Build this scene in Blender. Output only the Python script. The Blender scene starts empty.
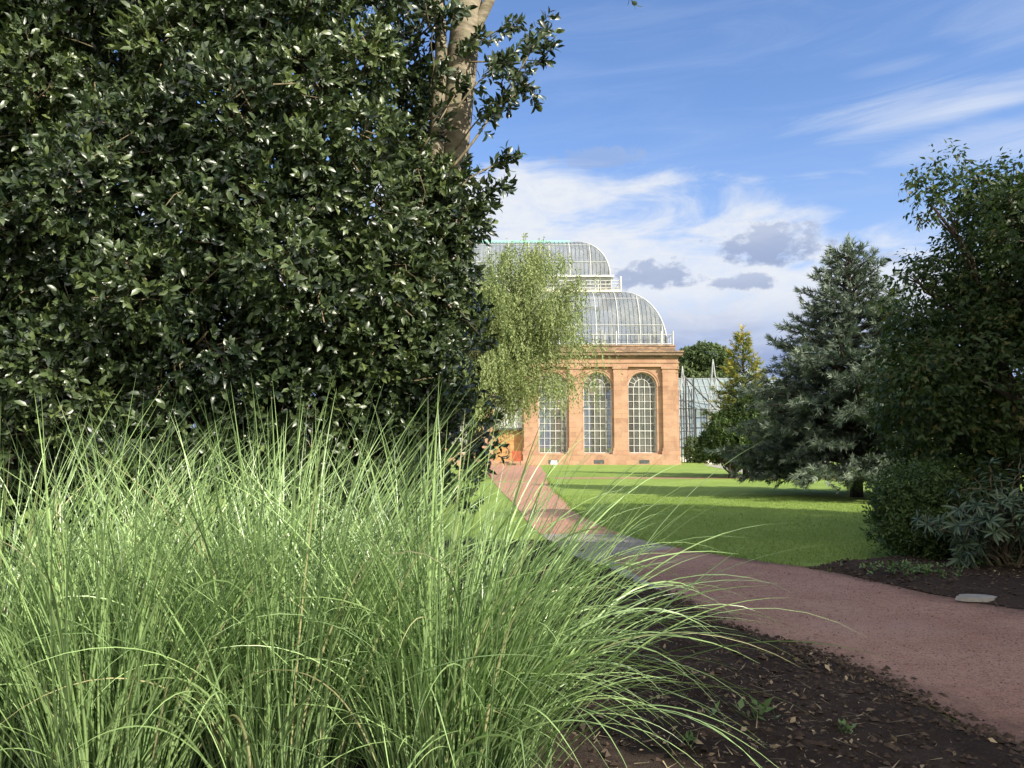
import bpy, math, random
import numpy as np
from math import radians, sin, cos, pi

rng = np.random.default_rng(7)
random.seed(7)
SC = bpy.context.scene
COL = SC.collection
R_ = radians

# ------------------------------------------------------------------ camera
F = 769.0
EXPO = 0.95
EYE = 1.6
PITCH = math.atan((447 - 384) / F)
cam_d = bpy.data.cameras.new('camera')
cam_d.sensor_width = 36.0
cam_d.lens = F / 1024 * 36
cam_d.clip_end = 6000
cam_d.clip_start = 0.05
cam = bpy.data.objects.new('camera', cam_d)
COL.objects.link(cam)
cam.location = (0, 0, EYE)
cam.rotation_euler = (pi / 2 + PITCH, 0, 0)
SC.camera = cam


def ray(px, py):
    x = (px - 512) / F
    u = (384 - py) / F
    return np.array([x, cos(PITCH) - u * sin(PITCH), sin(PITCH) + u * cos(PITCH)])


def at(px, py, Y):
    d = ray(px, py)
    return np.array([0, 0, EYE]) + d * (Y / d[1])


def gnd(px, py, z=0.0):
    d = ray(px, py)
    t = (z - EYE) / d[2]
    p = np.array([0, 0, EYE]) + d * t
    p[2] = z
    return p


# ------------------------------------------------------------------ mesh builder
class MB:
    def __init__(self):
        self.V, self.Fs, self.T, self.n, self.A = [], [], [], 0, []

    def add(self, V, faces, tone=None, across=None):
        """faces: list of int arrays (n,k)"""
        V = np.asarray(V, dtype=np.float64).reshape(-1, 3)
        self.V.append(V)
        for f in faces:
            f = np.asarray(f, dtype=np.int64)
            if f.size:
                self.Fs.append(f + self.n)
        if tone is None:
            tone = np.full(len(V), 0.5)
        elif np.isscalar(tone):
            tone = np.full(len(V), float(tone))
        self.T.append(np.asarray(tone, dtype=np.float64))
        if across is None:
            across = np.zeros(len(V))
        self.A.append(np.asarray(across, dtype=np.float64))
        self.n += len(V)
        return self

    def box(self, x0, x1, y0, y1, z0, z1, tone=None):
        V = [(x0, y0, z0), (x1, y0, z0), (x1, y1, z0), (x0, y1, z0),
             (x0, y0, z1), (x1, y0, z1), (x1, y1, z1), (x0, y1, z1)]
        Q = [(0, 3, 2, 1), (4, 5, 6, 7), (0, 1, 5, 4), (1, 2, 6, 5), (2, 3, 7, 6), (3, 0, 4, 7)]
        return self.add(V, [Q], tone)

    def tube(self, pts, radii, sides=8, tone=None, cap=True, wob=0.0):
        pts = np.asarray(pts, float)
        n = len(pts)
        radii = np.broadcast_to(np.asarray(radii, float), (n,))
        t = np.gradient(pts, axis=0)
        t /= np.linalg.norm(t, axis=1)[:, None] + 1e-9
        ref = np.array([1.0, 0.0, 0.0]) if abs(t[0][0]) < 0.8 else np.array([0.0, 1.0, 0.0])
        a = np.cross(t, ref)
        a /= np.linalg.norm(a, axis=1)[:, None] + 1e-9
        b = np.cross(t, a)
        th = np.arange(sides) * 2 * pi / sides
        rr = radii[:, None] * (1 + wob * rng.normal(size=(n, sides)))
        V = pts[:, None, :] + rr[:, :, None] * (np.cos(th)[None, :, None] * a[:, None, :] + np.sin(th)[None, :, None] * b[:, None, :])
        V = V.reshape(-1, 3)
        i = np.arange(n - 1)[:, None] * sides
        j = np.arange(sides)[None, :]
        j2 = (j + 1) % sides
        Q = np.stack([i + j, i + j2, i + sides + j2, i + sides + j], -1).reshape(-1, 4)
        fs = [Q]
        if cap:
            fs += [np.arange(sides)[None, ::-1], (np.arange(sides) + (n - 1) * sides)[None, :]]
        return self.add(V, fs, tone)

    def bar(self, p, q, r, sides=4, tone=None):
        return self.tube([p, q], [r, r], sides, tone)

    def build(self, name, mat, parent=None, origin=(0, 0, 0), smooth=False):
        V = np.concatenate(self.V) if self.V else np.zeros((0, 3))
        root = parent
        while root is not None and root.parent is not None:
            root = root.parent
        off = np.array(root.location) if root is not None else np.array(origin, float)
        V = V - off
        me = bpy.data.meshes.new(name)
        nf = sum(len(f) for f in self.Fs)
        tot = np.concatenate([np.full(len(f), f.shape[1]) for f in self.Fs]) if nf else np.zeros(0)
        loops = np.concatenate([f.reshape(-1) for f in self.Fs]) if nf else np.zeros(0)
        me.vertices.add(len(V))
        me.vertices.foreach_set('co', V.astype(np.float32).reshape(-1))
        me.loops.add(len(loops))
        me.loops.foreach_set('vertex_index', loops.astype(np.int32))
        me.polygons.add(nf)
        st = np.concatenate([[0], np.cumsum(tot)[:-1]]) if nf else np.zeros(0)
        me.polygons.foreach_set('loop_start', st.astype(np.int32))
        leafy = any(k in mat.name for k in ('leaf', 'needle', 'foliage', 'blade', 'bark'))
        me.polygons.foreach_set('use_smooth', np.full(nf, bool(smooth or leafy)))
        at_ = me.attributes.new('tone', 'FLOAT', 'POINT')
        at_.data.foreach_set('value', np.concatenate(self.T).astype(np.float32))
        A = np.concatenate(self.A)
        if np.any(A):
            aa = me.attributes.new('across', 'FLOAT', 'POINT')
            aa.data.foreach_set('value', A.astype(np.float32))
        me.update(calc_edges=True)
        me.validate()
        me.materials.append(mat)
        o = bpy.data.objects.new(name, me)
        COL.objects.link(o)
        if parent is not None:
            o.parent = parent
        else:
            o.location = origin
        return o


def tag(o, label=None, cat=None, group=None, kind=None):
    if label: o['label'] = label
    if cat: o['category'] = cat
    if group: o['group'] = group
    if kind: o['kind'] = kind
    return o


def thing(name, label, cat, loc=(0, 0, 0), group=None):
    o = bpy.data.objects.new(name, None)
    o.empty_display_size = 0.2
    COL.objects.link(o)
    o.location = [float(c) for c in loc]
    return tag(o, label, cat, group)


# ------------------------------------------------------------------ materials
class NT:
    def __init__(self, tree):
        self.t = tree
        self.n = tree.nodes
        self.l = tree.links

    def new(self, typ, **kw):
        nd = self.n.new(typ)
        for k, v in kw.items():
            setattr(nd, k, v)
        return nd

    def link(self, a, b):
        self.l.new(a, b)

    def setin(self, nd, key, v):
        if hasattr(v, 'is_output') or isinstance(v, bpy.types.NodeSocket):
            self.link(v, nd.inputs[key])
        else:
            nd.inputs[key].default_value = v

    def m(self, op, a, b=0.0, c=0.0, clamp=False):
        nd = self.new('ShaderNodeMath', operation=op, use_clamp=clamp)
        for i, v in enumerate((a, b, c)):
            self.setin(nd, i, v)
        return nd.outputs[0]

    def mix(self, fac, a, b, blend='MIX'):
        nd = self.new('ShaderNodeMix', data_type='RGBA', blend_type=blend)
        self.setin(nd, 0, fac)
        for k, v in ((6, a), (7, b)):
            if isinstance(v, (tuple, list)):
                v = tuple(v) + (1.0,) if len(v) == 3 else v
            self.setin(nd, k, v)
        return nd.outputs[2]

    def noise(self, vec, scale, detail=4.0, rough=0.55, dist=0.0):
        nd = self.new('ShaderNodeTexNoise')
        if vec is not None:
            self.link(vec, nd.inputs['Vector'])
        nd.inputs['Scale'].default_value = scale
        nd.inputs['Detail'].default_value = detail
        nd.inputs['Roughness'].default_value = rough
        nd.inputs['Distortion'].default_value = dist
        return nd.outputs['Fac']

    def smooth(self, v, lo, hi, a=0.0, b=1.0):
        nd = self.new('ShaderNodeMapRange', interpolation_type='SMOOTHSTEP')
        self.setin(nd, 0, v)
        for i, q in enumerate((lo, hi, a, b)):
            self.setin(nd, i + 1, q)
        return nd.outputs[0]

    def comb(self, x, y, z):
        nd = self.new('ShaderNodeCombineXYZ')
        for i, v in enumerate((x, y, z)):
            self.setin(nd, i, v)
        return nd.outputs[0]


def new_mat(name):
    m = bpy.data.materials.new(name)
    m.use_nodes = True
    m.node_tree.nodes.clear()
    t = NT(m.node_tree)
    out = t.new('ShaderNodeOutputMaterial')
    return m, t, out


def principled(t, col, rough=0.7, spec=0.5, metallic=0.0, normal=None):
    p = t.new('ShaderNodeBsdfPrincipled')
    t.setin(p, 'Base Color', tuple(col) + (1.0,) if isinstance(col, (tuple, list)) and len(col) == 3 else col)
    t.setin(p, 'Roughness', rough)
    t.setin(p, 'Specular IOR Level', spec)
    t.setin(p, 'Metallic', metallic)
    if normal is not None:
        t.link(normal, p.inputs['Normal'])
    return p.outputs[0]


def bump(t, h, strength=0.5, dist=0.02):
    b = t.new('ShaderNodeBump')
    t.setin(b, 'Height', h)
    b.inputs['Strength'].default_value = strength
    b.inputs['Distance'].default_value = dist
    return b.outputs[0]


def leaf_mat(name, ca, cb, rough=0.4, spec=0.5, trans=0.25, tcol=None, extra=None, mid=None):
    """ca, cb: dark and light foliage colours, picked by the tone of each leaf"""
    m, t, out = new_mat(name)
    a = t.new('ShaderNodeAttribute', attribute_name='tone')
    col = t.mix(a.outputs['Fac'], ca, cb)
    if extra:
        col = t.mix(t.smooth(a.outputs['Fac'], extra[1], extra[1] + 0.02), col, extra[0])
    if mid:
        ac = t.new('ShaderNodeAttribute', attribute_name='across')
        col = t.mix(t.m('MULTIPLY', t.smooth(ac.outputs['Fac'], 0.35, 0.95), mid[1]), col, mid[0])
    s = principled(t, col, rough, spec)
    tr = t.new('ShaderNodeBsdfTranslucent')
    if tcol:
        tcn = t.mix(a.outputs['Fac'], tcol, tcol)
        t.link(tcn, tr.inputs[0])
    else:
        t.link(t.mix(0.45, col, (0.12, 0.2, 0.02)), tr.inputs[0])
    mx = t.new('ShaderNodeMixShader')
    mx.inputs[0].default_value = trans
    t.link(s, mx.inputs[1])
    t.link(tr.outputs[0], mx.inputs[2])
    t.link(mx.outputs[0], out.inputs[0])
    return m


def noisy_mat(name, ca, cb, scale=8.0, rough=0.8, bscale=40.0, bstr=0.4, bdist=0.01, cc=None, cscale=1.2, spec=0.3, detail=6):
    m, t, out = new_mat(name)
    g = t.new('ShaderNodeTexCoord').outputs['Object']
    n1 = t.noise(g, scale, detail, 0.6)
    col = t.mix(t.smooth(n1, 0.32, 0.68), ca, cb)
    if cc:
        n2 = t.noise(g, cscale, 4, 0.6)
        col = t.mix(t.smooth(n2, 0.45, 0.72), col, cc)
    nb = t.noise(g, bscale, 6, 0.65)
    t.link(principled(t, col, rough, spec, normal=bump(t, nb, bstr, bdist)), out.inputs[0])
    return m


def bark_mat(name, ca, cb, scale=1.0, ring=False, lichen=None):
    m, t, out = new_mat(name)
    g = t.new('ShaderNodeTexCoord').outputs['Object']
    mp = t.new('ShaderNodeMapping')
    t.link(g, mp.inputs[0])
    mp.inputs['Scale'].default_value = (8 * scale, 8 * scale, (22 if ring else 1.6) * scale)
    n = t.noise(mp.outputs[0], 1.4, 8, 0.62)
    n2 = t.noise(g, 5 * scale, 6, 0.6)
    col = t.mix(t.smooth(n, 0.3, 0.7), ca, cb)
    if lichen:
        col = t.mix(t.smooth(n2, 0.54, 0.66), col, lichen)
    t.link(principled(t, col, 0.85, 0.2, normal=bump(t, n, 0.6, 0.02)), out.inputs[0])
    return m


M = {}
M['holly'] = leaf_mat('holly_leaf', (0.007, 0.018, 0.007), (0.078, 0.112, 0.040), 0.40, 0.7, 0.08, extra=((0.17, 0.20, 0.03), 0.994))
M['shade_leaf'] = leaf_mat('broad_leaf', (0.020, 0.045, 0.012), (0.050, 0.090, 0.020), 0.5, 0.3, 0.2)
M['right_leaf'] = leaf_mat('dogwood_leaf', (0.017, 0.036, 0.012), (0.052, 0.078, 0.020), 0.5, 0.25, 0.28, extra=((0.10, 0.085, 0.025), 0.985))
M['pear'] = leaf_mat('weeping_leaf', (0.165, 0.225, 0.078), (0.37, 0.415, 0.18), 0.55, 0.25, 0.32)
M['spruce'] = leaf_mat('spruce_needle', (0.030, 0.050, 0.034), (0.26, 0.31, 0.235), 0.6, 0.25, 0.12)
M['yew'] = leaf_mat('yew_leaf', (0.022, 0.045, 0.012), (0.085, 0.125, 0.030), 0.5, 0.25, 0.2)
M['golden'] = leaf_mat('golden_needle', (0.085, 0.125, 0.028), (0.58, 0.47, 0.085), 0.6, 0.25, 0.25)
M['far_leaf'] = leaf_mat('far_foliage', (0.055, 0.090, 0.036), (0.150, 0.19, 0.075), 0.6, 0.2, 0.2)
M['shrub'] = leaf_mat('azalea_leaf', (0.028, 0.058, 0.016), (0.080, 0.120, 0.030), 0.5, 0.3, 0.2)
M['rhodo'] = leaf_mat('rhododendron_leaf', (0.022, 0.044, 0.022), (0.055, 0.088, 0.046), 0.45, 0.3, 0.1, mid=((0.16, 0.2, 0.11), 0.6))
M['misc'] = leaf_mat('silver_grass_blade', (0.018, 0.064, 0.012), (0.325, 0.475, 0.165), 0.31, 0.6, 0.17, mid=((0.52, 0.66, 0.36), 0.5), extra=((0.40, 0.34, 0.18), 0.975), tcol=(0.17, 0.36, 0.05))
M['lawn_blade'] = leaf_mat('lawn_blade', (0.150, 0.235, 0.044), (0.26, 0.345, 0.085), 0.5, 0.2, 0.35)
M['weed'] = leaf_mat('seedling_leaf', (0.08, 0.14, 0.04), (0.16, 0.24, 0.09), 0.5, 0.3, 0.25)
M['palm'] = leaf_mat('palm_leaf', (0.03, 0.07, 0.02), (0.09, 0.15, 0.04), 0.45, 0.3, 0.3)
M['litter'] = leaf_mat('leaf_litter', (0.07, 0.046, 0.028), (0.40, 0.32, 0.20), 0.75, 0.2, 0.05)
M['clod'] = leaf_mat('soil_clod', (0.028, 0.020, 0.015), (0.090, 0.066, 0.050), 0.95, 0.1, 0.0)
M['chip'] = leaf_mat('path_grit', (0.10, 0.055, 0.045), (0.34, 0.22, 0.18), 0.9, 0.15, 0.0)
M['holly_bark'] = bark_mat('pale_bark', (0.15, 0.125, 0.085), (0.30, 0.255, 0.185), 0.7, ring=True, lichen=(0.20, 0.19, 0.12))
M['twig'] = bark_mat('twig_bark', (0.10, 0.08, 0.05), (0.22, 0.18, 0.11), 2)
M['dark_bark'] = bark_mat('dark_bark', (0.030, 0.022, 0.017), (0.085, 0.065, 0.050), 1)
M['white_paint'] = noisy_mat('white_paint', (0.70, 0.70, 0.67), (0.80, 0.80, 0.78), 3, 0.45, 60, 0.1, spec=0.5)
M['green_copper'] = noisy_mat('verdigris', (0.22, 0.52, 0.40), (0.30, 0.62, 0.48), 3, 0.6, 30, 0.1)
M['wood'] = noisy_mat('ochre_wood', (0.36, 0.195, 0.075), (0.46, 0.27, 0.11), 4, 0.55, 60, 0.2)
M['grey_panel'] = noisy_mat('grey_panel', (0.40, 0.42, 0.42), (0.55, 0.57, 0.56), 2, 0.5, 30, 0.1)
M['red_paint'] = noisy_mat('red_paint', (0.30, 0.06, 0.03), (0.38, 0.10, 0.05), 5, 0.5, 30, 0.1)
M['steel'] = noisy_mat('grey_steel', (0.32, 0.34, 0.35), (0.46, 0.48, 0.48), 3, 0.4, 30, 0.1, spec=0.5)
M['bar_grey'] = noisy_mat('weathered_bar', (0.13, 0.135, 0.14), (0.24, 0.245, 0.24), 3, 0.5, 30, 0.1)
M['rib_paint'] = noisy_mat('aged_white_paint', (0.46, 0.46, 0.44), (0.60, 0.60, 0.57), 2, 0.5, 40, 0.1)
M['dark_steel'] = noisy_mat('dark_steel', (0.05, 0.055, 0.06), (0.10, 0.105, 0.11), 3, 0.5, 30, 0.1)
M['cream'] = noisy_mat('cream_paint', (0.60, 0.56, 0.42), (0.70, 0.66, 0.52), 2, 0.6, 30, 0.1)
M['render_white'] = noisy_mat('white_render', (0.62, 0.56, 0.50), (0.75, 0.70, 0.64), 2, 0.8, 30, 0.1)
M['floor_dark'] = noisy_mat('interior_floor', (0.08, 0.08, 0.07), (0.14, 0.13, 0.11), 2, 0.8, 30, 0.1)
M['slab'] = noisy_mat('flat_stone', (0.25, 0.235, 0.205), (0.35, 0.33, 0.29), 6, 0.85, 50, 0.4)


def stone_mat():
    m, t, out = new_mat('pink_sandstone')
    g = t.new('ShaderNodeTexCoord').outputs['Object']
    sx = t.new('ShaderNodeSeparateXYZ')
    t.link(g, sx.inputs[0])
    v = t.comb(t.m('ADD', sx.outputs[0], sx.outputs[1]), sx.outputs[2], 0.0)
    br = t.new('ShaderNodeTexBrick')
    t.link(v, br.inputs['Vector'])
    br.inputs['Color1'].default_value = (0.43, 0.255, 0.158, 1)
    br.inputs['Color2'].default_value = (0.285, 0.160, 0.105, 1)
    br.inputs['Mortar'].default_value = (0.25, 0.165, 0.12, 1)
    br.inputs['Scale'].default_value = 1.0
    br.inputs['Mortar Size'].default_value = 0.022
    br.inputs['Brick Width'].default_value = 1.05
    br.inputs['Row Height'].default_value = 0.42
    n = t.noise(g, 0.9, 5, 0.65)
    n2 = t.noise(g, 9, 6, 0.6)
    col = t.mix(t.smooth(n, 0.35, 0.7), br.outputs['Color'], (0.43, 0.27, 0.18))
    col = t.mix(t.m('MULTIPLY', t.smooth(n2, 0.5, 0.75), 0.55), col, (0.26, 0.165, 0.115))
    t.link(principled(t, col, 0.88, 0.2, normal=bump(t, n2, 0.3, 0.02)), out.inputs[0])
    return m


def weathered_stone():
    m, t, out = new_mat('weathered_cornice')
    g = t.new('ShaderNodeTexCoord').outputs['Object']
    mp = t.new('ShaderNodeMapping')
    t.link(g, mp.inputs[0])
    mp.inputs['Scale'].default_value = (0.8, 0.8, 3.0)
    n = t.noise(mp.outputs[0], 1.1, 7, 0.65)
    n2 = t.noise(g, 8, 6, 0.6)
    col = t.mix(t.smooth(n, 0.32, 0.55), (0.43, 0.275, 0.17), (0.17, 0.12, 0.085))
    col = t.mix(t.m('MULTIPLY', t.smooth(n2, 0.5, 0.7), 0.3), col, (0.52, 0.34, 0.23))
    t.link(principled(t, col, 0.9, 0.2, normal=bump(t, n2, 0.3, 0.02)), out.inputs[0])
    return m


def glass_mat(name, col, opacity, rough=0.15, dirt=None, fresnel=True):
    m, t, out = new_mat(name)
    g = t.new('ShaderNodeTexCoord').outputs['Object']
    n = t.noise(g, 0.7, 5, 0.6)
    c = t.mix(t.smooth(n, 0.35, 0.7), col, dirt or col)
    s = principled(t, c, rough, 0.6)
    tr = t.new('ShaderNodeBsdfTransparent')
    tr.inputs[0].default_value = (0.90, 0.92, 0.93, 1)
    mx = t.new('ShaderNodeMixShader')
    t.setin(mx, 0, t.m('ADD', opacity - 0.1, t.m('MULTIPLY', n, 0.2)))
    t.link(tr.outputs[0], mx.inputs[1])
    t.link(s, mx.inputs[2])
    t.link(mx.outputs[0], out.inputs[0])
    return m


M['stone'] = stone_mat()
M['weathered'] = weathered_stone()
M['roof_glass'] = glass_mat('dirty_roof_glass', (0.25, 0.28, 0.32), 0.48, 0.28, (0.34, 0.36, 0.38))
M['pane'] = glass_mat('window_glass', (0.15, 0.16, 0.15), 0.42, 0.06, (0.26, 0.26, 0.22))
M['modern_glass'] = glass_mat('glasshouse_glass', (0.24, 0.30, 0.32), 0.75, 0.18, (0.33, 0.39, 0.39))


def ground_mat(name, kind):
    m, t, out = new_mat(name)
    g = t.new('ShaderNodeTexCoord').outputs['Object']
    if kind == 'lawn':
        n1 = t.noise(g, 0.35, 5, 0.6)
        n2 = t.noise(g, 3.5, 8, 0.7)
        n3 = t.noise(g, 45, 6, 0.75)
        col = t.mix(t.smooth(n1, 0.35, 0.68), (0.170, 0.255, 0.048), (0.225, 0.310, 0.070))
        col = t.mix(t.m('MULTIPLY', t.smooth(n2, 0.45, 0.72), 0.75), col, (0.27, 0.325, 0.10))
        col = t.mix(t.m('MULTIPLY', t.smooth(n3, 0.5, 0.75), 0.5), col, (0.100, 0.185, 0.030))
        s = principled(t, col, 0.9, 0.15, normal=bump(t, n3, 0.9, 0.03))
    elif kind == 'soil':
        n1 = t.noise(g, 1.6, 6, 0.65)
        n2 = t.noise(g, 22, 8, 0.7)
        n3 = t.noise(g, 90, 6, 0.7)
        col = t.mix(t.smooth(n1, 0.3, 0.7), (0.036, 0.026, 0.021), (0.062, 0.046, 0.036))
        col = t.mix(t.m('MULTIPLY', t.smooth(n2, 0.52, 0.7), 0.6), col, (0.12, 0.090, 0.068))
        hgt = t.m('ADD', n2, t.m('MULTIPLY', n3, 0.5))
        s = principled(t, col, 0.95, 0.1, normal=bump(t, hgt, 1.0, 0.03))
    elif kind == 'red':
        n1 = t.noise(g, 0.8, 6, 0.65)
        n2 = t.noise(g, 10, 7, 0.7)
        vo = t.new('ShaderNodeTexVoronoi')
        t.link(g, vo.inputs['Vector'])
        vo.inputs['Scale'].default_value = 95
        n3 = t.noise(g, 160, 5, 0.7)
        col = t.mix(t.smooth(n1, 0.3, 0.7), (0.370, 0.198, 0.138), (0.465, 0.285, 0.205))
        col = t.mix(t.m('MULTIPLY', t.smooth(n2, 0.45, 0.72), 0.6), col, (0.250, 0.132, 0.100))
        sp = t.new('ShaderNodeSeparateColor')
        t.link(vo.outputs['Color'], sp.inputs[0])
        col = t.mix(t.m('MULTIPLY', t.smooth(sp.outputs[0], 0.55, 0.95), 0.55), col, (0.42, 0.30, 0.25))
        col = t.mix(t.m('MULTIPLY', t.smooth(sp.outputs[1], 0.7, 0.95), 0.6), col, (0.09, 0.05, 0.045))
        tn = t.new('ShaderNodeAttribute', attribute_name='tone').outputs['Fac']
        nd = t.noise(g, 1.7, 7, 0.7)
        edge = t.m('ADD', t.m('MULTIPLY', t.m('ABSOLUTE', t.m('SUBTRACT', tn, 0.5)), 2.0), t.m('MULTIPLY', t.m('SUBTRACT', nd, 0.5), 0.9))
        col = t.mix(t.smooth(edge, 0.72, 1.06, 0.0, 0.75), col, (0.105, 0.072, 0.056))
        ns = t.noise(g, 0.45, 3, 0.5)
        col = t.mix(t.smooth(ns, 0.55, 0.75, 0.0, 0.35), col, (0.47, 0.33, 0.27))
        hgt = t.m('ADD', t.m('MULTIPLY', vo.outputs['Distance'], -1.2), n3)
        s = principled(t, col, 0.92, 0.2, normal=bump(t, hgt, 0.9, 0.008))
    elif kind == 'brick':
        br = t.new('ShaderNodeTexBrick')
        t.link(g, br.inputs['Vector'])
        br.inputs['Color1'].default_value = (0.46, 0.23, 0.155, 1)
        br.inputs['Color2'].default_value = (0.36, 0.18, 0.125, 1)
        br.inputs['Mortar'].default_value = (0.22, 0.15, 0.12, 1)
        br.inputs['Scale'].default_value = 1.0
        br.inputs['Mortar Size'].default_value = 0.01
        br.inputs['Brick Width'].default_value = 0.22
        br.inputs['Row Height'].default_value = 0.11
        n = t.noise(g, 2.2, 6, 0.65)
        col = t.mix(t.m('MULTIPLY', t.smooth(n, 0.45, 0.7), 0.6), br.outputs['Color'], (0.30, 0.22, 0.18))
        s = principled(t, col, 0.9, 0.2, normal=bump(t, br.outputs['Fac'], -0.4, 0.006))
    elif kind == 'grey':
        br = t.new('ShaderNodeTexBrick')
        t.link(g, br.inputs['Vector'])
        br.inputs['Color1'].default_value = (0.33, 0.30, 0.255, 1)
        br.inputs['Color2'].default_value = (0.265, 0.24, 0.205, 1)
        br.inputs['Mortar'].default_value = (0.10, 0.095, 0.085, 1)
        br.inputs['Scale'].default_value = 1.0
        br.inputs['Mortar Size'].default_value = 0.012
        br.inputs['Brick Width'].default_value = 0.75
        br.inputs['Row Height'].default_value = 0.5
        n = t.noise(g, 5, 7, 0.7)
        col = t.mix(t.m('MULTIPLY', t.smooth(n, 0.45, 0.7), 0.6), br.outputs['Color'], (0.20, 0.175, 0.145))
        s = principled(t, col, 0.9, 0.2, normal=bump(t, n, 0.3, 0.01))
    t.link(s, out.inputs[0])
    return m


for k in ('lawn', 'soil', 'red', 'brick', 'grey'):
    M[k] = ground_mat({'lawn': 'mown_lawn', 'soil': 'bare_soil', 'red': 'red_grit_path', 'brick': 'brick_paving', 'grey': 'grey_paving'}[k], k)

# ------------------------------------------------------------------ sun and sky
SUN_EL = R_(33)
SUN_AZ = R_(130)                      # clockwise from +Y
to_sun = np.array([sin(SUN_AZ) * cos(SUN_EL), cos(SUN_AZ) * cos(SUN_EL), sin(SUN_EL)])
sd = bpy.data.lights.new('sun', 'SUN')
sd.energy = 4.4
sd.angle = R_(0.5)
sd.color = (1.0, 0.93, 0.80)
so = bpy.data.objects.new('sun', sd)
COL.objects.link(so)
from mathutils import Vector
so.rotation_euler = Vector(to_sun).to_track_quat('Z', 'Y').to_euler()
so.location = (20, -20, 30)


def az_el(px, py):
    d = ray(px, py)
    d = d / np.linalg.norm(d)
    return math.atan2(d[0], d[1]), math.asin(d[2])


def build_world():
    w = bpy.data.worlds.new('World')
    SC.world = w
    w.use_nodes = True
    w.node_tree.nodes.clear()
    t = NT(w.node_tree)
    out = t.new('ShaderNodeOutputWorld')
    bg = t.new('ShaderNodeBackground')
    S = 0.1
    bg.inputs[1].default_value = S
    sky = t.new('ShaderNodeTexSky', sky_type='NISHITA')
    sky.sun_disc = False
    sky.sun_elevation = SUN_EL
    sky.sun_rotation = SUN_AZ
    sky.air_density = 1.0
    sky.dust_density = 0.6
    sky.ozone_density = 2.0
    gen = t.new('ShaderNodeTexCoord').outputs['Generated']
    sx = t.new('ShaderNodeSeparateXYZ')
    t.link(gen, sx.inputs[0])
    az = t.m('ARCTAN2', sx.outputs[0], sx.outputs[1])
    el = t.m('ARCSINE', sx.outputs[2])
    base = t.mix(1.0, sky.outputs[0], (0.86, 0.98, 1.20), 'MULTIPLY')
    v1 = t.comb(t.m('MULTIPLY', az, 4.0), t.m('MULTIPLY', el, 13.0), 2.7)
    n1 = t.noise(v1, 1.5, 9, 0.58, 0.6)
    v2 = t.comb(t.m('MULTIPLY', az, 9.0), t.m('MULTIPLY', el, 16.0), 8.1)
    n2 = t.noise(v2, 2.6, 9, 0.62, 0.3)
    n4 = t.noise(t.comb(t.m('MULTIPLY', az, 22.0), t.m('MULTIPLY', el, 30.0), 1.3), 2.0, 8, 0.6, 0.2)
    # slanted, combed coordinates for thin high streaks
    v3 = t.comb(t.m('ADD', t.m('MULTIPLY', az, 2.2), t.m('MULTIPLY', el, 0.8)), t.m('SUBTRACT', t.m('MULTIPLY', el, 17.0), t.m('MULTIPLY', az, 0.8)), 4.4)
    n3 = t.noise(v3, 1.3, 9, 0.66, 0.8)

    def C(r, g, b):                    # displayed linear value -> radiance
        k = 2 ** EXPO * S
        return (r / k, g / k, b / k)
    col = base
    # thin veil over the whole sky, more towards the horizon
    veil = t.m('MULTIPLY', t.smooth(n3, 0.40, 0.85), 0.22)
    col = t.mix(veil, col, C(0.55, 0.68, 0.92))
    hz = t.smooth(el, R_(26), R_(4), 0.0, 0.5)
    col = t.mix(hz, col, C(0.50, 0.62, 0.90))
    # broken over-bright cloud added to the unseen sky behind the viewer as fill light
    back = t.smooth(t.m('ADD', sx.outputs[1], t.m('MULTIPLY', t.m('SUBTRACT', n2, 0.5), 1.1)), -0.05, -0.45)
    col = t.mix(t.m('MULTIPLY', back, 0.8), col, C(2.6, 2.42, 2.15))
    # streaks to the upper right
    for (px, py, rx, ry, amp) in ((930, 106, 0.17, 0.026, 0.62), (1015, 84, 0.09, 0.02, 0.35), (1000, 140, 0.13, 0.025, 0.45), (890, 66, 0.07, 0.010, 0.22), (1010, 15, 0.08, 0.03, 0.2)):
        a0, e0 = az_el(px, py)
        dx = t.m('DIVIDE', t.m('SUBTRACT', az, a0), rx)
        dy = t.m('DIVIDE', t.m('SUBTRACT', t.m('SUBTRACT', el, e0), t.m('MULTIPLY', t.m('SUBTRACT', az, a0), 0.02)), ry)
        q = t.m('SUBTRACT', 1.0, t.m('ADD', t.m('MULTIPLY', dx, dx), t.m('MULTIPLY', dy, dy)))
        q = t.m('ADD', q, t.m('MULTIPLY', t.m('SUBTRACT', n3, 0.5), 3.0))
        col = t.mix(t.m('MULTIPLY', t.smooth(q, -0.2, 1.4), amp), col, C(0.82, 0.87, 0.96))
    # white bank low in the sky
    a1, e1 = az_el(512, 160)
    a2, e2 = az_el(830, 222)
    slope = (e2 - e1) / (a2 - a1)
    top = t.m('ADD', e1, t.m('MULTIPLY', t.m('MINIMUM', t.m('ABSOLUTE', t.m('SUBTRACT', az, a1)), 0.55), slope))
    dd = t.m('ADD', t.m('SUBTRACT', top, el), t.m('MULTIPLY', t.m('SUBTRACT', n1, 0.5), 0.30))
    bank = t.smooth(dd, -0.035, 0.055)
    thin = t.smooth(n2, 0.25, 0.60, 0.72, 1.0)
    # white at the top of the bank, slate blue underneath
    low = t.smooth(t.m('ADD', el, t.m('MULTIPLY', t.m('SUBTRACT', n1, 0.5), 0.10)), az_el(620, 372)[1], az_el(620, 285)[1])
    bc = t.mix(low, C(0.34, 0.43, 0.69), C(0.83, 0.87, 0.94))
    bc = t.mix(t.smooth(n2, 0.55, 0.8, 0, 0.4), bc, C(0.60, 0.68, 0.85))
    col = t.mix(t.m('MULTIPLY', bank, thin), col, bc)
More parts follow.
